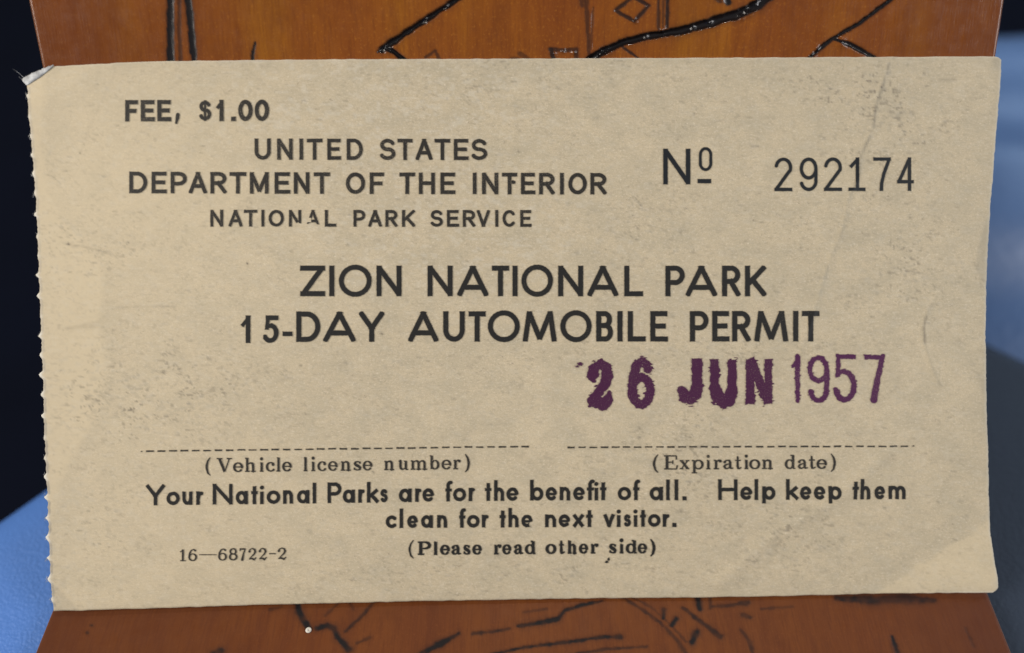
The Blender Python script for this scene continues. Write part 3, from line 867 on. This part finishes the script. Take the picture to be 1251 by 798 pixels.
i_ = Ink()
bs = (256, 276.8, 650, 277.2)
run(i_, GOTH, [('N', 256.9, 272.5), ('A', 279.2, 296), ('T', 297.8, 314), ('I', 318.8, 323), ('O', 328, 346.7), ('L', 396.6, 410.4), ('P', 431.6, 446), ('A', 449.7, 466.3), ('R', 470.7, 485.5), ('K', 491, 507),
               ('S', 525.7, 541), ('E', 546, 560.7), ('R', 565.4, 580.7), ('V', 582.5, 598.5), ('I', 604.8, 609), ('C', 614, 630), ('E', 635.7, 649.3)], bs, 20.5, 3.7)
run(i_, GOTH, [('N', 352.8, 367.7)], bs, 20.5, 3.5, wear=lambda X, Y: np.where(X > 362, (Y-272.5)+(lattice_noise(X/2, Y/2, 3)-.5)*3, -9))
run(i_, GOTH, [('A', 374.0, 390.0)], bs, 20.5, 3.3, wear=lambda X, Y: (Y-273)+(lattice_noise(X/2, Y/2, 5)-.5)*3+np.where((X < 380) & (Y > 266) & (Y < 271), 9, 0))
i_.build('service_text', M_INK_WORN)

i_ = Ink()
run(i_, SER, [('N', 810.4, 843.6)], (810, 224.7, 1120, 233.3), 43.5, 5.6, rough=.22)
run(i_, SER, [('o', 854, 870.4)], (810, 209, 871, 209), 29.3, 3.6, rough=.22)
i_.glyph(GOTH['-'], 852.5, 869, 224, 5.4, 5.2)
run(i_, SER, [('2', 946.3, 968), ('9', 977, 998.8), ('2', 1006.6, 1028.4), ('1', 1036.5, 1057.2), ('7', 1066.7, 1088.2), ('4', 1095.8, 1116.2)], (946, 233.6, 1116, 233.4), 41, 4.1, rough=.22)
i_.build('serial_number', M_INK_SERIAL)

i_ = Ink()
run(i_, GEO, [('Z', 366.5, 397), ('I', 402.2, 408.2), ('N', 459.8, 490.5), ('N', 522.3, 553), ('A', 558.8, 596.5), ('T', 600.9, 622), ('I', 626.2, 632.4), ('N', 682, 712.6), ('A', 717.9, 755.3), ('L', 762.7, 785.6),
              ('P', 812.9, 836.6), ('A', 837.8, 875.8), ('R', 882, 904.7), ('K', 910, 936)], (366, 362.0, 936, 362.1), 37.4, 6.2)
run(i_, GEO, [('O', 413.8, 454), ('O', 637, 675.8)], (366, 362.9, 936, 362.6), 39.4, 6.1)
run(i_, GEO, [('1', 293.3, 308), ('5', 321.8, 340.5)], (290, 419.2, 1000, 417), 33.6, 5.8)
run(i_, GEO, [('-', 345.2, 357.4)], (290, 411.4, 1000, 411), 6.8, 5.6)
run(i_, GEO, [('D', 361.9, 391.3), ('A', 395, 434.3), ('Y', 438.6, 469.3), ('A', 498.7, 535.3), ('U', 541.4, 567.8), ('T', 572.4, 593.4), ('M', 638.9, 680), ('B', 728.4, 749), ('I', 754.3, 760.7), ('L', 767, 789), ('E', 794.4, 815.9),
              ('P', 842.8, 865.6), ('E', 870, 891), ('R', 894.3, 917), ('M', 921.5, 962.4), ('I', 968.5, 975), ('T', 979.4, 1000.5)], (290, 418.0, 1000, 417.1), 37.2, 6.3)
run(i_, GEO, [('O', 596, 635.2), ('O', 684.6, 723)], (290, 418.6, 1000, 417.9), 39, 6.2)
i_.build('title_text', M_INK)

i_ = Ink(.5, 1.3)
for c, x0, x1, b_, h_, w_, sd in [('2', 714.5, 753, 502.5, 65.5, 13.4, 1), ('6', 765.5, 801, 499.5, 65, 12.2, 2), ('J', 824.5, 862, 497, 62, 13.6, 3), ('U', 864.5, 903, 500.5, 65, 13.4, 4), ('N', 909, 946, 497, 61.5, 12.4, 5)]:
    i_.glyph(STAMP[c], x0, x1, b_, h_, w_, rough=1.3, rscale=3.6, seed=sd, clip=False, spike=1.7)
i_.blob(709, 445, 3.2, 2.2, 4, .8); i_.blob(704.5, 448, 2.4, 1.2, 9, .6); i_.blob(726, 441.5, 1.4, 1.0, 6)
i_.build('date_stamp', M_STAMP)
i_ = Ink(.5, 1.2)
for c, x0, x1, b, h, w in [('1', 965, 979.5, 492, 57, 6.2), ('9', 986, 1012.5, 492, 58, 6.0), ('5', 1018, 1045.6, 490.8, 58, 6.2), ('7', 1054.8, 1080.5, 490, 57, 6.6)]:
    i_.glyph(YEAR[c], x0, x1, b, h, w, rough=.85, rscale=3.4, seed=int(x0), clip=False, spike=.7)
i_.build('year_stamp', M_STAMP_THIN)

def dashes(x0, y0, x1, y1, n, name, first_dot, last_dot):
    ink = Ink()
    per = (x1-x0)/n
    for k in range(n):
        a = x0+k*per; y = y0+(y1-y0)*k/(n-1)+random.uniform(-.25, .25)
        L = per*.66+random.uniform(-.5, .5)
        ink.glyph(GOTH['-'], a, a+L, y+1.0, 2.0, 1.6+random.uniform(-.2, .35), rough=.3, seed=k)
    if first_dot: ink.blob(x0-5.5, y0, 1.0, .7)
    if last_dot: ink.blob(x1+1.5, y1, 1.5, .9)
    ink.build(name, M_INK_WORN)
dashes(179, 551.2, 651, 545.9, 34, 'entry_rule', True, False)
dashes(693.4, 546.8, 1113, 544.7, 31, 'entry_rule', False, True)

RO = roman(1.56, .50)
i_ = Ink()
run(i_, RO, [('(', 250.9, 257.4), ('V', 264, 284), ('e', 285, 296.6), ('h', 298.6, 312.8), ('i', 316.6, 322.4), ('c', 325, 336), ('l', 337, 343.2), ('e', 345, 356), ('l', 370.2, 376), ('i', 379.6, 385.4), ('c', 388, 399), ('e', 401, 412),
             ('n', 415.6, 429), ('s', 431.4, 442), ('e', 443.4, 454.5), ('n', 468.6, 482), ('u', 486, 499.2), ('m', 501, 522.4), ('b', 524.4, 536.4), ('e', 539.7, 551), ('r', 553, 563.4), (')', 567.6, 574.2)],
    (265, 577.4, 560, 573.9), 12.2, 3.0, rough=.2, rscale=1.8, clip=False, inset=.3)
i_.build('caption_text', M_INK_WORN)
i_ = Ink()
run(i_, RO, [('(', 797.4, 804.4), ('E', 810.5, 828.2), ('x', 829.6, 843), ('p', 844.4, 859.3), ('i', 862, 868.4), ('r', 871.2, 882.2), ('a', 883.4, 896), ('t', 897, 906.6), ('i', 908.7, 914.6), ('o', 915.7, 928), ('n', 930.2, 944.4),
             ('d', 959, 971.8), ('a', 974.2, 986.6), ('t', 987, 996.8), ('e', 997.4, 1009.3), (')', 1014, 1020.7)],
    (820, 573.9, 1000, 572.8), 12.2, 3.05, rough=.2, rscale=1.8, clip=False, inset=.3)
i_.build('caption_text', M_INK_WORN)

i_ = Ink()
GL = geo_lower(1.74)
L1 = [('Y', 179, 201.6), ('o', 203.7, 219.7), ('u', 222.8, 235.3), ('r', 239.4, 248.2), ('N', 259.8, 284.1), ('a', 287.9, 302.8), ('t', 306.4, 315), ('i', 317.3, 322.3), ('o', 325.7, 342.3), ('n', 345.7, 357.9), ('a', 362.7, 377.9), ('l', 381.4, 386.6),
      ('P', 400, 417.2), ('a', 418.7, 433.7), ('r', 437.2, 445.2), ('k', 448.2, 462.4), ('s', 464.2, 474), ('a', 487.3, 502.9), ('r', 506.8, 514.5), ('e', 516, 530.2), ('f', 543.6, 553), ('o', 553.4, 569.4), ('r', 572.3, 580),
      ('t', 592.2, 600.8), ('h', 603.6, 615.9), ('e', 618.7, 633.5), ('b', 647.7, 663.9), ('e', 666.6, 680.6), ('n', 683.9, 696.6), ('e', 700.3, 714.5), ('f', 716.8, 727), ('i', 726.2, 731), ('t', 732.8, 741.3),
      ('o', 754.8, 771), ('f', 773.2, 782.4), ('a', 793.8, 810), ('l', 813.5, 818.5), ('l', 823.8, 828.8), ('.', 833.2, 839.2), ('H', 877.3, 900.8), ('e', 904.3, 918.9), ('l', 921.3, 926.2), ('p', 930.9, 947),
      ('k', 960, 975), ('e', 977, 990.7), ('e', 993.7, 1007.7), ('p', 1011.4, 1027), ('t', 1040, 1048.5), ('h', 1050.3, 1062.4), ('e', 1067.5, 1080.4), ('m', 1084.6, 1105.4)]
bx = [179, 270, 408, 548, 690, 890, 1095]; by = [617.4, 616.6, 615, 613, 611.7, 610.9, 609.5]
for k, (c, x0, x1) in enumerate(L1):
    i_.glyph(GL[c], x0, x1, float(np.interp((x0+x1)/2, bx, by)), 16.4, 4.35, seed=k, rough=.3, clip=False, ytop=None)
L2 = [('c', 471.3, 484.9), ('l', 487.8, 492.8), ('e', 497.5, 510.4), ('a', 514.3, 528.9), ('n', 533.9, 546.2), ('f', 560.6, 569.4), ('o', 570.5, 586), ('r', 588.3, 596.8), ('t', 610, 618.3), ('h', 621.2, 633.6),
      ('n', 666, 679.4), ('e', 682.5, 696.6), ('x', 700.2, 713.2), ('t', 716, 724.4), ('v', 737.6, 750.8), ('i', 753.6, 758.3), ('s', 761.8, 771.2), ('i', 774.1, 778.8), ('t', 781.7, 789.6), ('o', 791.6, 807), ('r', 809.3, 817.6), ('.', 820.8, 826.8)]
run(i_, GL, L2, (471, 645.6, 826, 643.6), 15.5, 4.35, rough=.3, clip=False)
i_.glyph(GL['e'], 637, 650.6, 644.7, 15.5, 4.3, seed=3, clip=False, wear=lambda X, Y: 3.0-np.hypot(X-649.5, Y-641))
i_.build('notice_text', M_INK)

RB = roman(1.44, .52)
i_ = Ink()
run(i_, RB, [('P', 509.4, 526), ('l', 529, 535.2), ('e', 538, 549.2), ('a', 551.4, 563.6), ('s', 565.6, 575.2), ('e', 577.4, 588.2), ('r', 602.6, 613), ('e', 614, 624.3), ('a', 627.8, 639.5), ('d', 641.8, 655),
             ('o', 667.2, 679.2), ('t', 681.8, 691), ('h', 692.7, 705.4), ('e', 707.8, 718.2), ('r', 720.8, 731.7), ('s', 743.8, 754), ('i', 756.2, 762.8), ('d', 765.2, 778.8), ('e', 779.6, 790.2), (')', 794, 801)],
    (510, 678.8, 790, 676.8), 12.9, 3.9, rough=.22, rscale=1.8, clip=False, inset=.32)
run(i_, RB, [('(', 498.7, 505.6)], (510, 678.8, 790, 676.8), 12.9, 2.6, rough=.3, clip=False, inset=.32)
i_.blob(741.5, 687, 2.3, 1.8, 2); i_.blob(743.8, 683.8, 1.7, 2.2, 5)
i_.build('reminder_text', M_INK)

RF = roman(1.0, .50)
i_ = Ink()
bs = (219, 686, 350, 684)
run(i_, RF, [('1', 219, 227.4), ('6', 230, 240.6), ('6', 266.4, 277), ('8', 279.6, 289.8), ('7', 292, 300.8), ('2', 303, 313.4), ('2', 315.6, 326), ('2', 338.8, 350)], bs, 15, 2.4, rough=.2, rscale=1.8, clip=False, inset=.3)
run(i_, RF, [('-', 242.6, 265)], bs, 15, 1.9, rough=.2, clip=False, inset=.3)
run(i_, RF, [('-', 328, 337.4)], bs, 15, 2.6, rough=.2, clip=False, inset=.3)
i_.build('form_number', M_INK_WORN)

# ------------------------------------------------------------------ wooden folder: two carved panels joined by a hinge
folder_loc = (0.0, float(UP_P[1])-.012, float(TABLE_Z))
folder = thing('wooden_folder', 'orange brown wooden folder with burnt line carvings, half open behind and beneath the ticket', 'wooden folder', folder_loc)

def groove_field(px, py, strokes, soft=.72):
    """depth 0..1 and burn 0..1 from carved strokes (pixel space on the panel face)"""
    dep = np.zeros_like(px); burn = np.zeros_like(px)
    for pts, ws, dk, dp in strokes:
        pts = np.array(pts, float)
        if np.isscalar(ws): ws = [ws]*len(pts)
        x0, x1 = pts[:, 0].min()-14, pts[:, 0].max()+14
        m = (px > x0) & (px < x1) & (py > pts[:, 1].min()-14) & (py < pts[:, 1].max()+14)
        if not m.any(): continue
        X = px[m]; Y = py[m]
        rr = (fbm(X/4, Y/4, 15, 3)-.5)*(5.0 if soft < .5 else 3.0)
        best = np.full(X.shape, 9.0)
        for i in range(len(pts)-1):
            d, t = seg_d(X, Y, pts[i], pts[i+1])
            w = (ws[i]*(1-t)+ws[i+1]*t)/2*(1.18 if soft < .5 else .98)*(.8+.45*lattice_noise(X/9, Y/9, 23))
            best = np.minimum(best, (d+rr*.5)/w)
        prof = np.clip(1-best**2, 0, 1)
        dep[m] = np.maximum(dep[m], dp*prof**.7)
        burn[m] = np.maximum(burn[m], dk*sstep(1.25, soft, best)*(.62+.55*lattice_noise(X/7, Y/7, 31) if soft < .5 else 1)+.22*dk*sstep(2.4, 1.0, best)*(best < 2.4))
    return dep, np.clip(burn, 0, 1)

UPS = [([(209, -40), (208, 20), (209, 110)], 9, 1, .12), ([(226, -40), (231, 10), (241, 110)], [9, 9, 7], 1, .12), ([(219, -40), (219, 40), (222, 110)], 5, .55, .05),
       ([(312, 52), (309, 64), (308, 90)], [2.5, 4, 5], .8, .1),
       ([(600, -28), (557, 0), (510, 31), (467, 60)], [7, 7, 8, 9], 1, .9), ([(470, 58), (482, 64), (505, 84)], [8, 7, 7], 1, .8), ([(467, 60), (461, 64)], [6, 2], .9, .5),
       ([(520, 70), (532, 62), (536, 72)], 4, .55, .1),
       ([(716, -30), (717, 20), (720, 66)], [6, 5, 4], .55, .08), ([(710, -20), (712, 6)], 7, .5, .08), ([(725, 10), (722, 60)], 3, .4, .2),
       ([(752, 13), (774, -4), (793, 7), (775, 26), (752, 13)], 4.4, .72, .22),
       ([(804, -30), (805, 36)], 4, .62, .08), ([(816, -30), (815, 33)], 5, .75, .1), ([(810, -30), (810, 33)], 3, .5, .05),
       ([(712, 84), (722, 72), (737, 63), (762, 52), (792, 44), (832, 38), (868, 28), (900, 18), (925, 6), (950, -14)], [9, 10, 10, 9, 9, 11, 12, 13, 13, 14], 1, 1.1),
       ([(758, 56), (768, 63), (780, 71)], [3, 3.5, 2], .7, .15), ([(672, 60), (690, 62), (704, 60), (704, 74)], 4.5, .62, .15), ([(673, 60), (676, 72)], 5, .75, .2),
       ([(885, -8), (890, 3)], 9, .9, .2), ([(872, -4), (880, 2)], 5, .6, .1), ([(636, 66), (648, 74)], 6, .45, .1), ([(625, 72), (633, 72)], 4, .4, .2),
       ([(1110, -18), (1086, 2), (1050, 29), (1015, 49), (988, 72), (976, 84)], [5.5, 5.5, 5.5, 5, 5, 5], .97, .55), ([(1017, 47), (1040, 55), (1068, 71), (1080, 80)], [4, 6, 6, 6], .95, .4)]
SPARKS = [(469, 59, 4), (474, 62, 3), (734, 66, 8), (742, 62, 5), (676, 65, 5), (688, 62, 3), (701, 64, 3), (914, 15, 5), (926, 5, 6), (906, 20, 4), (998, 60, 4), (993, 67, 4), (1028, 53, 5), (990, 71, 4), (809, 37, 4), (790, 45, 3), (848, 34, 3), (545, 8, 3), (520, 25, 3), (775, 26, 3), (868, 28, 4)]
LOWS = [([(362, 732), (366, 748), (376, 766)], [9, 9, 7], .9, .4), ([(388, 768), (400, 764), (408, 768), (413, 780), (426, 794)], [7, 7, 7, 7, 9], .88, .4), ([(457, 735), (442, 753), (421, 772)], [4, 4.5, 4], .6, .3),
        ([(398, 752), (412, 738)], 4, .45, .2), ([(424, 732), (432, 744)], 4, .4, .2),
        ([(512, 800), (536, 788), (560, 774)], [5, 8, 5], .9, .4), ([(578, 774), (600, 772), (622, 768)], [4, 5, 3], .62, .25), ([(633, 765), (660, 761), (682, 756), (690, 746), (708, 740), (736, 734)], [5, 7, 6, 4.5, 5, 3.5], .85, .4),
        ([(600, 800), (640, 791), (690, 785), (730, 779), (758, 778)], [4, 4, 5, 4.5, 6], .82, .35),
        ([(758, 728), (782, 743), (806, 760), (828, 783), (840, 802)], [4, 4, 4, 5, 6], .55, .3), ([(811, 745), (810, 755)], [6, 5], .75, .4), ([(826, 756), (821, 764)], [7, 5], .8, .4), ([(851, 773), (846, 784)], [8, 9], .88, .5),
        ([(834, 742), (858, 761), (881, 778)], [4, 5.5, 7], .7, .4), ([(852, 726), (855, 744)], [9, 6], .8, .4), ([(868, 730), (868, 743)], 4, .5, .3), ([(870, 741), (890, 740), (914, 736)], [4, 4.5, 7], .62, .35), ([(908, 751), (917, 754)], 6, .6, .3),
        ([(1022, 731), (1060, 733), (1110, 731), (1142, 734)], [6, 11, 12, 5], .72, .25), ([(1090, 778), (1094, 790), (1100, 806)], [4, 6, 7], .8, .4), ([(260, 800), (270, 795)], 8, .7, .3), ([(106, 773), (107, 774)], 3, .5, .1), ([(112, 764), (113, 764)], 3, .7, .1), ([(772, 729), (796, 742), (822, 766), (838, 784)], [3, 3, 3, 4], .4, .2), ([(696, 800), (742, 793), (790, 790)], [3, 4, 3], .6, .2), ([(930, 744), (968, 741)], [3, 4], .4, .1), ([(640, 748), (668, 744)], [3, 3], .4, .1), ([(905, 770), (915, 783), (921, 800)], [4, 5, 4], .55, .2), ([(330, 745), (344, 741)], 4, .4, .1), ([(436, 786), (452, 779)], 4, .5, .2), ([(1180, 768), (1190, 790)], 3, .35, .1)]

def panel(name, p0, n, quad, xs, ys, strokes, mat, depth_mm, ax_u, ax_v):
    """quad: plane-space corner points (front-face) tl,tr,br,bl in metres as pixels is not needed: xs/ys are unit spacings"""
    su_, sv_ = np.meshgrid(xs, ys)
    tl_, tr_, br_, bl_ = [np.array(c) for c in quad]
    P = ((1-su_)*(1-sv_))[..., None]*tl_+(su_*(1-sv_))[..., None]*tr_+(su_*sv_)[..., None]*br_+((1-su_)*sv_)[..., None]*bl_
    # photo coordinates of the face, only to lay the carving where it is seen on the wood
    r = P-EYE
    z = r @ F
    px = CX+FPX*(r @ R)/z; py = CY-FPX*(r @ U)/z
    dep, burn = groove_field(px, py, strokes, .72 if depth_mm > .2 else .30)
    # rounded, rubbed rim
    w_mm = np.linalg.norm(tr_-tl_); h_mm = np.linalg.norm(bl_-tl_)
    rim = np.minimum(np.minimum(su_, 1-su_)*w_mm, np.minimum(sv_, 1-sv_)*h_mm)
    rr = .00045
    drop = np.where(rim < rr, rr-np.sqrt(np.clip(rr*rr-(rr-rim)**2, 0, None)), 0)
    raw = np.clip(1-rim/.00022, 0, 1)*.45
    Pf = P-n*(dep*depth_mm*.001+drop)[..., None]
    Pb = P-n*THICK
    dye = .95*np.exp(-su_/.18)+.95*np.exp(-(1-su_)/.16)+.5*(fbm(px/60, py/110, 44, 3)-.35)
    dye = np.clip(dye, 0, 1)
    gloss = np.zeros_like(px)
    if depth_mm > .2:
        for gx, gy, gr in SPARKS: gloss = np.maximum(gloss, np.exp(-((px-gx)**2+(py-gy)**2)/gr**2))
    nyp, nxp = su_.shape
    nvp = nyp*nxp
    ix = np.arange(nvp).reshape(nyp, nxp)
    qf = np.stack([ix[:-1, :-1], ix[1:, :-1], ix[1:, 1:], ix[:-1, 1:]], -1).reshape(-1, 4)
    rg = np.concatenate([ix[0, :-1], ix[:-1, -1], ix[-1, :0:-1], ix[:0:-1, 0]])
    rg2 = np.roll(rg, -1)
    wl = np.stack([rg, rg2, rg2+nvp, rg+nvp], -1)
    Vp = np.concatenate([Pf.reshape(-1, 3), Pb.reshape(-1, 3)])
    fc = np.concatenate([qf, qf[:, ::-1]+nvp, wl]).tolist()
    o3 = P.reshape(-1, 3)-p0
    u2 = np.stack([o3 @ ax_u, o3 @ ax_v], -1)*1000
    return mesh_obj(name, Vp, fc, mat, folder, uv=np.concatenate([u2, u2]), attrs={'burn': two(burn), 'raw': two(raw), 'dye': two(dye), 'gloss': two(gloss)})

def dense(edges):
    """piecewise even spacings: [(start, end, step), ...] -> sorted unique"""
    return np.unique(np.round(np.concatenate([np.arange(a, b, s_) for a, b, s_ in edges]+[np.array([1.0])]), 7))

# hinge line: where the two faces meet
hx = np.array([-.06, .06])
def up_y_at(x, z):          # point of the upper face at given x, z
    return UP_P[1]-((x-UP_P[0])*UP_N[0]+(z-UP_P[2])*UP_N[2])/UP_N[1]
zc = Z_LOW+.0006
# upper face: edges traced on the wood, then carried down to the hinge and up past the frame
eL = on_plane([34, 50], [0, 78], UP_P, UP_N); eR = on_plane([1228, 1217.5], [0, 70], UP_P, UP_N)
def along_z(a, b, z): return a+(b-a)*((z-a[2])/(b[2]-a[2]))
top_z = eL[0][2]+.012
uq = [along_z(eL[0], eL[1], top_z), along_z(eR[0], eR[1], top_z), along_z(eR[0], eR[1], zc), along_z(eL[0], eL[1], zc)]
gL = on_plane([63, 42], [746, 798], LOW_P, LOW_N); gR = on_plane([1206.5, 1237], [722, 798], LOW_P, LOW_N)
def along_y(a, b, y): return a+(b-a)*((y-a[1])/(b[1]-a[1]))
y_h = min(uq[2][1], uq[3][1])-.0004
front_y = gL[1][1]-.022
lq = [along_y(gL[0], gL[1], y_h), along_y(gR[0], gR[1], y_h), along_y(gR[0], gR[1], front_y), along_y(gL[0], gL[1], front_y)]
print('UPPER', [np.round(c*1000, 1).tolist() for c in uq]); print('LOWER', [np.round(c*1000, 1).tolist() for c in lq])
print('card corners', [np.round(c*1000, 1).tolist() for c in (tl, tr, bl, br)], 'table', TABLE_Z*1000)
xs = dense([(0, .004, .0008), (.004, .996, .00125), (.996, 1, .0008)])
hU = np.linalg.norm(uq[3]-uq[0]); vis0 = .0
fU = (top_z-tl[2])/(top_z-zc)
ys_u = dense([(0, .01, .002), (.01, fU+.03, .0016), (fU+.03, 1, .06)])
panel('panel', UP_P, UP_N, uq, xs, ys_u, UPS, M_WOOD_UP, .55, e1, up_dir)
yv = (y_h-bl[1])/(y_h-front_y)
ys_l = dense([(0, max(yv-.06, .01), .06), (max(yv-.06, .01), .99, .0022), (.99, 1, .002)])
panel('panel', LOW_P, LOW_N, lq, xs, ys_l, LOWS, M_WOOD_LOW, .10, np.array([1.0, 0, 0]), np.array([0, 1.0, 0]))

def metal_mat():
    m, t, p = new_mat('brass')
    co = t.n('ShaderNodeTexCoord').outputs['Object']
    f = t.noise(co, 400, 3, .6)
    t.l(t.ramp(f, [(.3, (.35, .22, .07)), (.7, (.55, .38, .14))]), p.inputs['Base Color'])
    p.inputs['Metallic'].default_value = 1; p.inputs['Roughness'].default_value = .35
    return m
M_BRASS = metal_mat()
hv, hf = [], []
hc0 = (np.array(uq[3])+np.array(lq[0]))/2; hc1 = (np.array(uq[2])+np.array(lq[1]))/2
NS = 14
for kx in range(2):
    c = hc0*(.88-kx*.76)+hc1*(.12+kx*.76)
    for k in range(NS):
        a = 2*math.pi*k/NS
        hv.append(c+np.array([0, math.cos(a)*.0011, math.sin(a)*.0011+.0012]))
for k in range(NS): hf.append((k, (k+1) % NS, NS+(k+1) % NS, NS+k))
hf += [tuple(range(NS))[::-1], tuple(range(NS, 2*NS))]
mesh_obj('hinge', hv, hf, M_BRASS, folder)

# small white eyelet in the lower panel
def white_mat():
    m, t, p = new_mat('white_eyelet')
    co = t.n('ShaderNodeTexCoord').outputs['Object']
    t.l(t.ramp(t.noise(co, 1500, 3, .6), [(.3, (.55, .50, .42)), (.7, (.80, .77, .70))]), p.inputs['Base Color'])
    p.inputs['Roughness'].default_value = .5
    return m
ec = on_plane(np.array([377.0]), np.array([770.2]), LOW_P, LOW_N)[0]
ev, ef = [], []
NS, NR = 20, 8
for k in range(NS):
    a = 2*math.pi*k/NS
    for j in range(NR):
        b = 2*math.pi*j/NR
        rad = .00021+.00017*math.cos(b)
        ev.append(ec+np.array([math.cos(a)*rad, math.sin(a)*rad, .00010+.00012*math.sin(b)]))
for k in range(NS):
    for j in range(NR):
        ef.append((k*NR+j, ((k+1) % NS)*NR+j, ((k+1) % NS)*NR+(j+1) % NR, k*NR+(j+1) % NR))
mesh_obj('eyelet', ev, ef, white_mat(), folder)

# ------------------------------------------------------------------ what it stands on and what is behind
def cushion(name, label, outline, z_top, thick, rad, mat, bulge=0.0, wob=0.0):
    """upholstered block: outline (counter-clockwise, xy), rounded upper rim"""
    O = np.array(outline, float)
    # resample outline finely, with softened corners
    n = 400
    Q = np.vstack([O, O[:1]])
    s_ = np.concatenate([[0], np.cumsum(np.linalg.norm(np.diff(Q, axis=0), axis=1))])
    u_ = np.linspace(0, s_[-1], n, endpoint=False)
    B = np.stack([np.interp(u_, s_, Q[:, 0]), np.interp(u_, s_, Q[:, 1])], 1)
    for _ in range(30): B = (np.roll(B, 1, 0)+2*B+np.roll(B, -1, 0))/4
    T = np.roll(B, -1, 0)-np.roll(B, 1, 0); T /= np.linalg.norm(T, axis=1)[:, None]
    Nn = np.stack([T[:, 1], -T[:, 0]], 1)
    vs, fs = [], []
    prof = [(0, -thick)]+[(rad*(1-math.cos(a)), -rad+rad*math.sin(a)) for a in np.linspace(0, math.pi/2, 12)]
    for ins_, z in prof:
        w = wob*(fbm(B[:, 0]*30, B[:, 1]*30, 5, 2)-.5)
        P = B+Nn*(rad-ins_)
        vs += [(p[0], p[1], z_top+z+wz) for p, wz in zip(P, w)]
    rows = len(prof)
    for r in range(rows-1):
        for k in range(n):
            a = r*n+k; b = r*n+(k+1) % n
            fs.append((a, b, b+n, a+n))
    fs.append(tuple(range((rows-1)*n, rows*n)))
    fs.append(tuple(range(n))[::-1])
    o = mesh_obj(name, vs, fs, mat)
    o['label'] = label; o['category'] = 'cushion'
    return o

def tpt(px, py, z):
    P = on_plane(np.array([float(px)]), np.array([float(py)]), np.array([0, 0, z]), np.array([0, 0, 1.0]))[0]
    return P[0], P[1]
TZ = float(TABLE_Z)
fa = tpt(-30, 706, TZ); fb = tpt(58, 642, TZ)
dx, dy = fb[0]-fa[0], fb[1]-fa[1]
x_m = -.004
yb_ = fb[1]+dy/dx*(x_m-fb[0])
yb_ = min(yb_, .16)
xe = fb[0]+(yb_-fb[1])*dx/dy
cushion('vinyl_cushion', 'grained vinyl cushion, blue sky sheen in its colour, under the left half of the wooden folder', [(-.30, -.20), (x_m-.013, -.20), (x_m-.013, yb_-.016), (fa[0]-.9*dx*2, fa[1]-.9*dy*2)], TZ, .05, .012, M_BLUE)
r0 = tpt(1212, 448, TZ); r1 = tpt(1300, 490, TZ)
sl = (r1[1]-r0[1])/(r1[0]-r0[0])
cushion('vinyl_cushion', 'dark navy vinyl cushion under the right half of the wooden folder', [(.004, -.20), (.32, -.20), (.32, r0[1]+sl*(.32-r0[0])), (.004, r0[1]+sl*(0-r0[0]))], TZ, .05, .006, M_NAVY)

# blurred padded bolster, window reflection put into its blue, behind, on the right: long soft rolls
def bolster():
    nx_, nyl = 90, 80
    vs, fs = [], []
    x0, x1 = .05, .55
    prof = []
    for t in np.linspace(0, 1, nyl):
        y = .078+.100*t
        z = TZ-.034+.046*math.sin(math.pi*(.10+.52*t))+.0009*math.sin(t*17+.4)+.0003*math.sin(t*41)-(.03*max(0, (t-.86)/.14)**2)
        prof.append((y, z))
    for (y, z) in prof:
        for k in range(nx_):
            x = x0+(x1-x0)*k/(nx_-1)
            vs.append((x, y+.02*(x-.12)+.006*math.sin(x*31+y*20), z+.004*math.sin(x*47+y*33)))
    for (y, z) in prof:
        for k in range(nx_):
            x = x0+(x1-x0)*k/(nx_-1)
            vs.append((x, y+.02*(x-.12), -.16))
    n = nx_*nyl
    ix = np.arange(n).reshape(nyl, nx_)
    qf = np.stack([ix[:-1, :-1], ix[:-1, 1:], ix[1:, 1:], ix[1:, :-1]], -1).reshape(-1, 4)
    rg = np.concatenate([ix[0, :-1], ix[:-1, -1], ix[-1, :0:-1], ix[:0:-1, 0]])
    rg2 = np.roll(rg, -1)
    wl = np.stack([rg2, rg, rg+n, rg2+n], -1)
    fs = np.concatenate([qf, qf[:, ::-1]+n, wl]).tolist()
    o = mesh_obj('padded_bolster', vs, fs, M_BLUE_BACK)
    o['label'] = 'blurred padded bolster, blue reflection in its colour, rising behind the dark navy cushion'; o['category'] = 'bolster'
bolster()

fl_ = mesh_obj('floor', [(-2, -2, -.16), (2, -2, -.16), (2, 2, -.16), (-2, 2, -.16)], [(0, 1, 2, 3)], M_FLOOR, smooth=False)
fl_['kind'] = 'structure'
